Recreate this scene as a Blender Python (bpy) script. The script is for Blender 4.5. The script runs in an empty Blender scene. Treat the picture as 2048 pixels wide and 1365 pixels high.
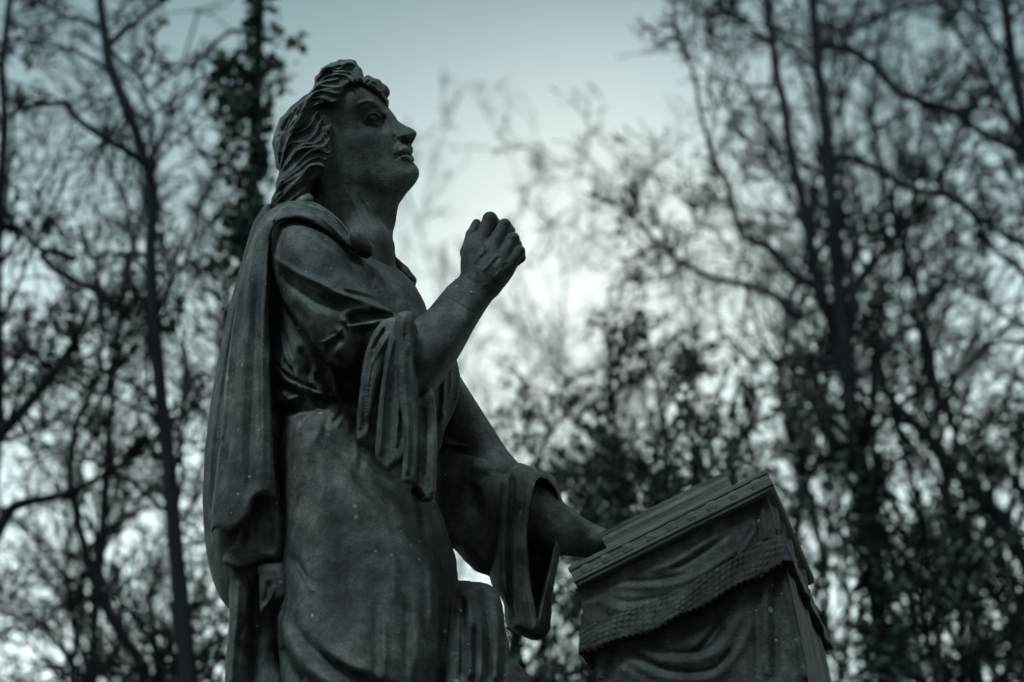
import bpy, bmesh, math, random
import numpy as np
from mathutils import Vector, Matrix

scene = bpy.context.scene
COL = scene.collection
R = math.radians

# ---------------------------------------------------------------- camera
PITCH = 24.0
FPX = 4835.5                       # 85 mm lens on a 36 mm wide sensor, 2048 px wide photograph
D = 4835.5                         # mm from the camera to the middle of the picture in the statue's plane
SN, CS = math.sin(R(PITCH)), math.cos(R(PITCH))
HD = D * CS
TAN = SN / CS
CAMZ = 1.6
cam_data = bpy.data.cameras.new("camera")
cam = bpy.data.objects.new("camera", cam_data)
COL.objects.link(cam)
cam.location = (0, 0, CAMZ)
cam.rotation_euler = (R(90 + PITCH), 0, 0)
cam_data.lens = 85
cam_data.sensor_width = 36
cam_data.clip_start = 0.05
cam_data.clip_end = 2000
cam_data.dof.use_dof = True
cam_data.dof.focus_distance = 4.86
cam_data.dof.aperture_fstop = 2.8
cam_data.dof.aperture_blades = 9
cam_data.dof.aperture_rotation = R(12)
scene.camera = cam

# ---------------------------------------------------------------- sky, sun, exposure
SUN_EL, SUN_AZ = 57.0, -146.0       # azimuth clockwise from +Y (the view direction); behind the camera, to its left
world = bpy.data.worlds.new("World")
scene.world = world
world.use_nodes = True
nt = world.node_tree
nt.nodes.clear()
def N(tree, typ, **kw):
    n = tree.nodes.new(typ)
    for k, v in kw.items():
        if k in n.inputs.keys() if isinstance(k, str) else False:
            n.inputs[k].default_value = v
        else:
            setattr(n, k, v)
    return n
def math_node(tree, op, a=None, b=None, clamp=False):
    n = tree.nodes.new('ShaderNodeMath'); n.operation = op; n.use_clamp = clamp
    for i, v in enumerate((a, b)):
        if v is None: continue
        if isinstance(v, (int, float)): n.inputs[i].default_value = v
        else: tree.links.new(v, n.inputs[i])
    return n.outputs[0]
L = nt.links.new
tc = nt.nodes.new('ShaderNodeTexCoord')
sky = nt.nodes.new('ShaderNodeTexSky')
sky.sky_type = 'NISHITA'; sky.sun_disc = False
sky.sun_elevation = R(SUN_EL); sky.sun_rotation = R(SUN_AZ)
sky.air_density = 1.5; sky.dust_density = 4.0; sky.ozone_density = 1.0
hsv = nt.nodes.new('ShaderNodeHueSaturation')
hsv.inputs['Saturation'].default_value = 0.30
hsv.inputs['Value'].default_value = 0.55
L(sky.outputs[0], hsv.inputs['Color'])
# overcast layer: soft cloud noise and the brighter band of thin cloud low behind the trees
noi = nt.nodes.new('ShaderNodeTexNoise')
noi.inputs['Scale'].default_value = 5.0; noi.inputs['Detail'].default_value = 4.0; noi.inputs['Roughness'].default_value = 0.5
L(tc.outputs['Generated'], noi.inputs['Vector'])
sep = nt.nodes.new('ShaderNodeSeparateXYZ'); L(tc.outputs['Generated'], sep.inputs[0])
# brighter low, darker overhead
grad = nt.nodes.new('ShaderNodeValToRGB')
e = grad.color_ramp.elements
e[0].position = 0.0;  e[0].color = (1.15, 1.38, 1.38, 1)
e[1].position = 1.0;  e[1].color = (0.66, 0.74, 0.74, 1)
for p, c in ((0.27, (1.10, 1.32, 1.33)), (0.37, (0.92, 1.12, 1.13)), (0.46, (0.44, 0.595, 0.61)), (0.535, (0.20, 0.31, 0.335)), (0.70, (0.28, 0.34, 0.35))):
    q = e.new(p); q.color = (*c, 1)
L(sep.outputs[2], grad.inputs[0])
# thin bright gap in the cloud
def sky_dir(px, py):
    v = Vector(((px - 1024) / FPX, 1 * CS - SN * (682.5 - py) / FPX, SN + CS * (682.5 - py) / FPX))
    return v.normalized()
def glow(px, py, power):
    d = nt.nodes.new('ShaderNodeVectorMath'); d.operation = 'DOT_PRODUCT'
    nm = nt.nodes.new('ShaderNodeVectorMath'); nm.operation = 'NORMALIZE'
    L(tc.outputs['Generated'], nm.inputs[0]); L(nm.outputs[0], d.inputs[0]); d.inputs[1].default_value = sky_dir(px, py)
    return math_node(nt, 'POWER', math_node(nt, 'MAXIMUM', d.outputs['Value'], 0.0), power)
g1 = glow(1150, 560, 230.0)
gmix = nt.nodes.new('ShaderNodeMix'); gmix.data_type = 'RGBA'
L(math_node(nt, 'MULTIPLY', g1, 0.72, True), gmix.inputs[0])
L(grad.outputs[0], gmix.inputs[6]); gmix.inputs[7].default_value = (0.92, 0.95, 0.92, 1)
cl = nt.nodes.new('ShaderNodeMapRange'); cl.inputs[1].default_value = 0.35; cl.inputs[2].default_value = 0.68
cl.inputs[3].default_value = 0.93; cl.inputs[4].default_value = 1.12
L(noi.outputs[0], cl.inputs[0])
cmul = nt.nodes.new('ShaderNodeVectorMath'); cmul.operation = 'SCALE'
L(gmix.outputs[2], cmul.inputs[0]); L(cl.outputs[0], cmul.inputs[3])
scl = nt.nodes.new('ShaderNodeVectorMath'); scl.operation = 'SCALE'; scl.inputs[3].default_value = 10.0   # clouds at the sky texture's own scale
L(cmul.outputs[0], scl.inputs[0])
smix = nt.nodes.new('ShaderNodeMix'); smix.data_type = 'RGBA'; smix.inputs[0].default_value = 0.90
L(hsv.outputs[0], smix.inputs[6]); L(scl.outputs[0], smix.inputs[7])
bg = nt.nodes.new('ShaderNodeBackground'); bg.inputs[1].default_value = 0.115
L(smix.outputs[2], bg.inputs[0])
wo = nt.nodes.new('ShaderNodeOutputWorld'); L(bg.outputs[0], wo.inputs[0])

sun_d = bpy.data.lights.new("sun", 'SUN'); sun_d.energy = 1.9; sun_d.angle = R(12); sun_d.color = (0.80, 0.96, 1.0)
sun = bpy.data.objects.new("sun", sun_d); COL.objects.link(sun)
az, el = R(SUN_AZ), R(SUN_EL)
sdir = Vector((math.sin(az) * math.cos(el), math.cos(az) * math.cos(el), math.sin(el)))
sun.rotation_euler = sdir.to_track_quat('Z', 'Y').to_euler()
sun.location = (-5, -5, 12)

scene.view_settings.view_transform = 'Standard'
scene.view_settings.look = 'None'
scene.view_settings.gamma = 1
scene.view_settings.exposure = 0
scene.view_settings.use_curve_mapping = False
scene.render.engine = 'CYCLES'
scene.cycles.use_denoising = True
scene.cycles.max_bounces = 5
scene.cycles.diffuse_bounces = 3

# ---------------------------------------------------------------- small helpers
def tag(o, label=None, cat=None, group=None, kind=None):
    if label: o['label'] = label
    if cat: o['category'] = cat
    if group: o['group'] = group
    if kind: o['kind'] = kind
    return o
def empty(name, loc, rz=0):
    o = bpy.data.objects.new(name, None); o.empty_display_size = 0.2
    COL.objects.link(o); o.location = loc; o.rotation_euler = (0, 0, rz)
    return o
def mesh_obj(name, verts, faces, mat, parent=None, smooth=True, tri=False):
    """verts in world metres (N,3); faces (M,3|4) int array"""
    verts = np.asarray(verts, dtype=np.float32); faces = np.asarray(faces, dtype=np.int32)
    if parent is not None:
        verts = verts - np.array(parent.location, dtype=np.float32) if parent.rotation_euler[2] == 0 else verts
    me = bpy.data.meshes.new(name)
    n = faces.shape[1]
    me.vertices.add(len(verts)); me.vertices.foreach_set('co', verts.ravel())
    me.loops.add(faces.size); me.loops.foreach_set('vertex_index', faces.ravel())
    me.polygons.add(len(faces)); me.polygons.foreach_set('loop_start', np.arange(0, faces.size, n, dtype=np.int32))
    me.polygons.foreach_set('use_smooth', np.full(len(faces), smooth))
    me.update(calc_edges=True)
    me.materials.append(mat)
    o = bpy.data.objects.new(name, me); COL.objects.link(o)
    if parent is not None: o.parent = parent
    return o

# pixel of the photograph -> point (mm, camera-aligned, origin in the statue's upright middle plane)
# t = how far the point stands out of that upright plane towards the camera
def P(px, py, t=0.0):
    a = (px - 1024) / FPX; b = (682.5 - py) / FPX
    s = HD / (CS - SN * b) - t
    return np.array((a * s, b * s, D - s))
def PX(x, y, t=0.0):
    """model x,y with relief t back to the pixel it lands on"""
    z = t - TAN * y; s = D - z
    return 1024 + x / s * FPX, 682.5 - y / s * FPX
def to_world(v):
    v = np.asarray(v, dtype=np.float64)
    x, y, s = v[:, 0], v[:, 1], D - v[:, 2]
    return np.stack([x, s * CS - y * SN, s * SN + y * CS + CAMZ * 1000], 1) / 1000.0

# ---------------------------------------------------------------- materials
def mat_new(name):
    m = bpy.data.materials.new(name); m.use_nodes = True
    t = m.node_tree; t.nodes.clear()
    out = t.nodes.new('ShaderNodeOutputMaterial'); b = t.nodes.new('ShaderNodeBsdfPrincipled')
    t.links.new(b.outputs[0], out.inputs[0])
    return m, t, b
def noise(t, vec, scale, detail=4, rough=0.55, w=None):
    n = t.nodes.new('ShaderNodeTexNoise'); n.inputs['Scale'].default_value = scale
    n.inputs['Detail'].default_value = detail; n.inputs['Roughness'].default_value = rough
    t.links.new(vec, n.inputs['Vector']); return n.outputs[0]
def ramp(t, fac, stops):
    r = t.nodes.new('ShaderNodeValToRGB'); el = r.color_ramp.elements
    el[0].position, el[0].color = stops[0][0], (*stops[0][1], 1)
    el[1].position, el[1].color = stops[-1][0], (*stops[-1][1], 1)
    for p, c in stops[1:-1]:
        q = el.new(p); q.color = (*c, 1)
    t.links.new(fac, r.inputs[0]); return r.outputs[0]
def mixc(t, fac, a, b, blend='MIX'):
    m = t.nodes.new('ShaderNodeMix'); m.data_type = 'RGBA'; m.blend_type = blend
    for i, v in ((0, fac), (6, a), (7, b)):
        if isinstance(v, (int, float)): m.inputs[i].default_value = v
        elif isinstance(v, tuple): m.inputs[i].default_value = (*v, 1)
        else: t.links.new(v, m.inputs[i])
    return m.outputs[2]
def bump(t, b, h, strength, dist):
    n = t.nodes.new('ShaderNodeBump'); n.inputs['Strength'].default_value = strength; n.inputs['Distance'].default_value = dist
    t.links.new(h, n.inputs['Height']); t.links.new(n.outputs[0], b.inputs['Normal'])

def stone(name, base=1.0, spots=1.0, streak=0.0):
    m, t, b = mat_new(name)
    tcn = t.nodes.new('ShaderNodeTexCoord'); v = tcn.outputs['Object']
    big = noise(t, v, 5.0, 6, 0.6); mid = noise(t, v, 26.0, 6, 0.62); fine = noise(t, v, 260.0, 5, 0.7)
    c1 = ramp(t, big, [(0.34, (0.022 * base, 0.026 * base, 0.030 * base)), (0.48, (0.049 * base, 0.057 * base, 0.064 * base)), (0.66, (0.103 * base, 0.117 * base, 0.115 * base))])
    c2 = ramp(t, mid, [(0.32, (0.42, 0.42, 0.45)), (0.52, (1.0, 1.0, 1.0)), (0.70, (1.7, 1.75, 1.62))])
    c = mixc(t, 1.0, c1, c2, 'MULTIPLY')
    c3 = ramp(t, fine, [(0.25, (0.4, 0.4, 0.4)), (0.5, (1, 1, 1)), (0.75, (1.9, 1.9, 1.9))])
    c = mixc(t, 0.8, c, c3, 'MULTIPLY')
    # pale lichen specks and droppings
    vo = t.nodes.new('ShaderNodeTexVoronoi'); vo.inputs['Scale'].default_value = 26.0; t.links.new(v, vo.inputs['Vector'])
    wob = math_node(t, 'MULTIPLY', noise(t, v, 160.0, 2), 0.10)
    dd = math_node(t, 'SUBTRACT', vo.outputs['Distance'], wob)
    sepc = t.nodes.new('ShaderNodeSeparateColor'); t.links.new(vo.outputs['Color'], sepc.inputs[0])
    size = math_node(t, 'MULTIPLY', math_node(t, 'POWER', sepc.outputs[1], 3.0), 0.13)
    inside = math_node(t, 'LESS_THAN', dd, size)
    pick = math_node(t, 'GREATER_THAN', math_node(t, 'ADD', sepc.outputs[0], math_node(t, 'MULTIPLY', math_node(t, 'SUBTRACT', noise(t, v, 3.5, 3), 0.5), 2.2)), 1.0 - 0.22 * spots)
    s = math_node(t, 'MULTIPLY', inside, pick)
    vo2 = t.nodes.new('ShaderNodeTexVoronoi'); vo2.inputs['Scale'].default_value = 62.0; t.links.new(v, vo2.inputs['Vector'])
    sc2 = t.nodes.new('ShaderNodeSeparateColor'); t.links.new(vo2.outputs['Color'], sc2.inputs[0])
    patch = math_node(t, 'GREATER_THAN', noise(t, v, 4.0, 3), 0.50)
    dots = math_node(t, 'MULTIPLY', math_node(t, 'LESS_THAN', vo2.outputs['Distance'], math_node(t, 'MULTIPLY', sc2.outputs[1], 0.21)), math_node(t, 'MULTIPLY', patch, math_node(t, 'GREATER_THAN', sc2.outputs[0], 1.0 - 0.22 * spots)))
    s = math_node(t, 'MAXIMUM', s, math_node(t, 'MULTIPLY', dots, 0.8))
    # crusty blotches of grey-green lichen and black pits
    li = noise(t, v, 9.0, 9, 0.75)
    c = mixc(t, ramp(t, li, [(0.56, (0, 0, 0)), (0.63, (0.35, 0.35, 0.35)), (0.75, (0.6, 0.6, 0.6))]), c, (0.095 * base, 0.119 * base, 0.110 * base))
    pit = noise(t, v, 55.0, 8, 0.7)
    c = mixc(t, ramp(t, pit, [(0.30, (0.85, 0.85, 0.85)), (0.40, (0, 0, 0)), (0.45, (0, 0, 0))]), c, (0.012, 0.014, 0.018))
    c = mixc(t, math_node(t, 'MULTIPLY', s, 0.8), c, (0.30, 0.34, 0.32))
    # rain streaks running down
    mp = t.nodes.new('ShaderNodeMapping'); mp.inputs['Scale'].default_value = (34, 34, 3.0); t.links.new(v, mp.inputs[0])
    st = noise(t, mp.outputs[0], 1.0, 4, 0.6)
    c = mixc(t, 0.75 + streak, c, ramp(t, st, [(0.3, (0.45, 0.45, 0.47)), (0.52, (1.0, 1.0, 1.0)), (0.75, (1.35, 1.38, 1.3))]), 'MULTIPLY')
    t.links.new(c, b.inputs['Base Color'])
    b.inputs['Roughness'].default_value = 0.72
    b.inputs['Specular IOR Level'].default_value = 0.35
    h = math_node(t, 'ADD', math_node(t, 'MULTIPLY', fine, 0.35), math_node(t, 'ADD', math_node(t, 'MULTIPLY', mid, 0.9), math_node(t, 'MULTIPLY', noise(t, v, 90.0, 4), 0.5)))
    h = math_node(t, 'ADD', h, math_node(t, 'MULTIPLY', math_node(t, 'MINIMUM', pit, 0.42), 2.0))
    bump(t, b, h, 0.6, 0.0045)
    return m

# ---------------------------------------------------------------- carving engine
def catmull(pts, closed=True, n=6):
    p = np.array(pts, dtype=float); m = len(p); out = []
    rng = range(m if closed else m - 1)
    for i in rng:
        if closed: a, b, c, d = p[(i - 1) % m], p[i], p[(i + 1) % m], p[(i + 2) % m]
        else: a, b, c, d = p[max(i - 1, 0)], p[i], p[i + 1], p[min(i + 2, m - 1)]
        for k in range(n):
            u = k / n
            out.append(0.5 * ((2 * b) + (-a + c) * u + (2 * a - 5 * b + 4 * c - d) * u * u + (-a + 3 * b - 3 * c + d) * u ** 3))
    if not closed: out.append(p[-1])
    return np.array(out)
def tps(ctrl, X, Y):
    c = np.array(ctrl, dtype=float); n = len(c)
    sx, sy = c[:, 0].mean(), c[:, 1].mean(); sc = max(np.ptp(c[:, 0]), np.ptp(c[:, 1]), 1.0)
    u, v = (c[:, 0] - sx) / sc, (c[:, 1] - sy) / sc
    def K(r2): return np.where(r2 > 1e-12, 0.5 * r2 * np.log(np.maximum(r2, 1e-12)), 0.0)
    A = np.zeros((n + 3, n + 3))
    A[:n, :n] = K((u[:, None] - u) ** 2 + (v[:, None] - v) ** 2) + np.eye(n) * 1e-4
    A[:n, n] = 1; A[:n, n + 1] = u; A[:n, n + 2] = v; A[n:, :n] = A[:n, n:].T
    w = np.linalg.solve(A, np.concatenate([c[:, 2], np.zeros(3)]))
    XX, YY = (X - sx) / sc, (Y - sy) / sc
    r = w[n] + w[n + 1] * XX + w[n + 2] * YY
    for i in range(n): r = r + w[i] * K((XX - u[i]) ** 2 + (YY - v[i]) ** 2)
    return r
def seg_dist(pts, X, Y):
    """distance, along-parameter 0..1 and side to an open polyline"""
    best = np.full(X.shape, 1e9); par = np.zeros(X.shape); side = np.zeros(X.shape)
    L_ = np.concatenate([[0], np.cumsum(np.hypot(*np.diff(pts, axis=0).T))]); tot = max(L_[-1], 1e-6)
    for i in range(len(pts) - 1):
        ax, ay = pts[i]; bx, by = pts[i + 1]; dx, dy = bx - ax, by - ay; l2 = dx * dx + dy * dy + 1e-9
        t = np.clip(((X - ax) * dx + (Y - ay) * dy) / l2, 0, 1)
        ex, ey = X - ax - t * dx, Y - ay - t * dy; d = ex * ex + ey * ey
        m = d < best
        best = np.where(m, d, best); par = np.where(m, (L_[i] + t * (L_[i + 1] - L_[i])) / tot, par)
        side = np.where(m, np.sign(dx * ey - dy * ex), side)
    return np.sqrt(best), par, side
def poly_sd(pts, X, Y):
    d = np.full(X.shape, 1e9); ins = np.zeros(X.shape, bool); n = len(pts)
    for i in range(n):
        ax, ay = pts[i]; bx, by = pts[(i + 1) % n]; dx, dy = bx - ax, by - ay
        t = np.clip(((X - ax) * dx + (Y - ay) * dy) / (dx * dx + dy * dy + 1e-9), 0, 1)
        d = np.minimum(d, (X - ax - t * dx) ** 2 + (Y - ay - t * dy) ** 2)
        if ay != by:
            c = ((ay > Y) != (by > Y)) & (X < (bx - ax) * (Y - ay) / (by - ay) + ax)
            ins ^= c
    return np.where(ins, 1, -1) * np.sqrt(d)       # positive inside
def local(x, y, pts, m):
    x0, x1 = pts[:, 0].min() - m, pts[:, 0].max() + m; y0, y1 = pts[:, 1].min() - m, pts[:, 1].max() + m
    i0, i1 = np.searchsorted(x, (x0, x1)); j0, j1 = np.searchsorted(y, (y0, y1))
    return slice(i0, i1), slice(j0, j1)
def fold_field(x, y, folds, conv):
    """sum of carved lines: (kind, width, amplitude, points[, taper])"""
    H = np.zeros((len(x), len(y)))
    for f in folds:
        kind, s, A, pts = f[:4]; tap = f[4] if len(f) > 4 else 0.18
        q = catmull([conv(*p) for p in pts], closed=False, n=5) if len(pts) > 1 else np.array([conv(*pts[0]), conv(*pts[0])]) + [[0, 0], [0.01, 0]]
        m = {'r': 4, 'v': 5, 'g': 3, 's': 5, 'b': 3}[kind] * s
        si, sj = local(x, y, q, m)
        X, Y = np.meshgrid(x[si], y[sj], indexing='ij')
        if X.size == 0: continue
        d, par, side = seg_dist(q, X, Y)
        e = 1.0
        if tap > 0 and len(pts) > 1:
            e = np.clip(np.minimum(par, 1 - par) / tap, 0, 1); e = e * e * (3 - 2 * e)
        if kind in 'gb': h = np.exp(-(d / s) ** 2)
        elif kind in 'rv': h = np.maximum(np.exp(-d / s) - 0.018, 0)
        elif kind == 's': h = 0.5 * np.tanh(side * d / (0.35 * s)) * np.exp(-(d / (2.2 * s)) ** 2)
        H[si, sj] += A * e * h
    return H

class Relief:
    """a rounded stone form: outline, height of its near face, back face; all traced on the upright middle plane"""
    def __init__(s, outline, front, back=-60, mid=0.0, t_out=None, edge=30, folds=(), k=12, smooth=True, tilt=None, op='add', fclip=6, ffull=False):
        s.__dict__.update(locals())
    def prep(s, x, y):
        tout = s.mid if (s.t_out is None and isinstance(s.mid, (int, float))) else (s.t_out or 0)
        o = [P(p[0], p[1], p[2] if len(p) > 2 else tout)[:2] for p in s.outline]
        o = catmull(o, True, 5) if s.smooth else np.array(o)
        s.slope, s.y0 = (TAN, 0.0) if s.tilt is None else (s.tilt[0], s.tilt[1])
        M = 30
        si, sj = local(x, y, o, M); s.si, s.sj = si, sj
        X, Y = np.meshgrid(x[si], y[sj], indexing='ij')
        din = poly_sd(o, X, Y)
        def surf(c):
            if isinstance(c, (int, float)): return np.full(X.shape, float(c))
            return tps([(*P(*q)[:2], q[2]) for q in c], X, Y)
        F = surf(s.front)
        mid = F + s.mid[1] if isinstance(s.mid, tuple) else surf(s.mid)
        B = F + s.back[1] if isinstance(s.back, tuple) else surf(s.back)
        if s.folds:
            fo = fold_field(x[si], y[sj], s.folds, lambda px, py, t=None: P(px, py, t if t is not None else s.tavg())[:2])
            F = F + fo * (1 if s.ffull else np.clip(din / s.fclip, 0, 1))
            if isinstance(s.back, tuple): B = B + 0.6 * fo; mid = mid + 0.8 * fo
        F = np.maximum(F, mid + 1.0); B = np.minimum(B, mid - 1.0)
        u = np.clip(din / s.edge, 0, 1); rf = np.sqrt(np.clip(1 - (1 - u) ** 2, 0, 1))
        s.F = mid + (F - mid) * rf; s.B = mid - (mid - B) * rf; s.M = mid; s.din = din
        v = x[1] - x[0]
        def nf(h):
            gx, gy = np.gradient(h, v); return 1 / np.sqrt(1 + np.minimum(gx * gx + gy * gy, 16))
        s.nf, s.nb = nf(s.F), nf(s.B)
        s.x, s.y = x[si], y[sj]
        tmax, tmin = s.F.max(), s.B.min()
        s.bb = (s.x[0], s.x[-1], s.y[0], s.y[-1])
        # z range per block is worked out from T
        s.tr = (tmin - 12, tmax + 12)
    def tavg(s):
        if isinstance(s.front, (int, float)): return s.front
        return float(np.mean([q[2] for q in s.front]))
    def field(s, i0, i1, j0, j1, z, y):
        a0, a1 = max(i0, s.si.start), min(i1, s.si.stop); b0, b1 = max(j0, s.sj.start), min(j1, s.sj.stop)
        if a0 >= a1 or b0 >= b1: return None
        T = z[None, :] + s.slope * (y[b0:b1, None] - s.y0) + (TAN * s.y0)
        if T.min() > s.tr[1] or T.max() < s.tr[0]: return None
        q = (slice(a0 - s.si.start, a1 - s.si.start), slice(b0 - s.sj.start, b1 - s.sj.start))
        T = T[None]; din = s.din[q][..., None]
        ga, gb = T - s.F[q][..., None], s.B[q][..., None] - T; na, nb = s.nf[q][..., None], s.nb[q][..., None]
        f = np.maximum(ga * (na + (1 - na) * np.clip(ga / 40, 0, 1)), gb * (nb + (1 - nb) * np.clip(gb / 40, 0, 1)))
        g = np.hypot(din, T - s.M[q][..., None])
        return (slice(a0 - i0, a1 - i0), slice(b0 - j0, b1 - j0)), np.where(din > 0, f, g)

class Limb:
    """tapered round limb through points [(px,py,t,r),...] (r in mm)"""
    def __init__(s, pts, k=10, smooth=True, op='add', flat=1.0, raw=False):
        s.op = op; s.k = k; s.flat = flat
        s.pts = [(*(p[:3] if raw else P(*p[:3])), p[3]) for p in pts]
    def prep(s, x, y):
        p = np.array(s.pts); r = p[:, 3].max() + s.k + 6
        i0, i1 = np.searchsorted(x, (p[:, 0].min() - r, p[:, 0].max() + r)); j0, j1 = np.searchsorted(y, (p[:, 1].min() - r, p[:, 1].max() + r))
        s.si, s.sj = slice(i0, i1), slice(j0, j1); s.x, s.y = x, y
        s.zr = (p[:, 2].min() - r, p[:, 2].max() + r)
    def field(s, i0, i1, j0, j1, z, y):
        a0, a1 = max(i0, s.si.start), min(i1, s.si.stop); b0, b1 = max(j0, s.sj.start), min(j1, s.sj.stop)
        if a0 >= a1 or b0 >= b1 or z[0] > s.zr[1] or z[-1] < s.zr[0]: return None
        X = s.x[a0:a1, None, None]; Y = s.y[None, b0:b1, None]; Z = z[None, None, :]
        best = None
        n = len(s.pts)
        for i in range(max(n - 1, 1)):
            ax, ay, az_, ra = s.pts[i]; bx, by, bz, rb = s.pts[min(i + 1, n - 1)]
            dx, dy, dz = bx - ax, by - ay, bz - az_; l2 = dx * dx + dy * dy + dz * dz + 1e-9
            t = np.clip(((X - ax) * dx + (Y - ay) * dy + (Z - az_) * dz) / l2, 0, 1)
            d = np.sqrt((X - ax - t * dx) ** 2 + (Y - ay - t * dy) ** 2 + (Z - az_ - t * dz) ** 2) - (ra + t * (rb - ra))
            best = d if best is None else smin(best, d, 4.0)
        return (slice(a0 - i0, a1 - i0), slice(b0 - j0, b1 - j0)), best

class Egg:
    """ellipsoid: centre (px,py,t), radii mm along image-right, image-up, depth; rotation in the picture (deg)"""
    def __init__(s, c, rad, rot=0, k=8, op='add', rotx=0):
        s.c = P(*c); s.rad = np.array(rad, float); s.k = k; s.op = op
        a = math.radians(rot); b = math.radians(rotx)
        s.Rm = np.array(Matrix.Rotation(b, 3, 'X') @ Matrix.Rotation(-a, 3, 'Z'))
    def prep(s, x, y):
        r = s.rad.max() + s.k + 6; c = s.c
        i0, i1 = np.searchsorted(x, (c[0] - r, c[0] + r)); j0, j1 = np.searchsorted(y, (c[1] - r, c[1] + r))
        s.si, s.sj = slice(i0, i1), slice(j0, j1); s.x, s.y = x, y; s.zr = (c[2] - r, c[2] + r)
    def field(s, i0, i1, j0, j1, z, y):
        a0, a1 = max(i0, s.si.start), min(i1, s.si.stop); b0, b1 = max(j0, s.sj.start), min(j1, s.sj.stop)
        if a0 >= a1 or b0 >= b1 or z[0] > s.zr[1] or z[-1] < s.zr[0]: return None
        X = s.x[a0:a1, None, None] - s.c[0]; Y = s.y[None, b0:b1, None] - s.c[1]; Z = z[None, None, :] - s.c[2]
        m = s.Rm; q = [(m[i, 0] * X + m[i, 1] * Y + m[i, 2] * Z) / s.rad[i] for i in range(3)]
        k0 = np.sqrt(q[0] ** 2 + q[1] ** 2 + q[2] ** 2); k1 = np.sqrt(sum((q[i] / s.rad[i]) ** 2 for i in range(3)))
        return (slice(a0 - i0, a1 - i0), slice(b0 - j0, b1 - j0)), k0 * (k0 - 1) / np.maximum(k1, 1e-6)

def smin(a, b, k):
    if k <= 0: return np.minimum(a, b)
    h = np.maximum(k - np.abs(a - b), 0) / k
    return np.minimum(a, b) - h * h * k * 0.25

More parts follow.
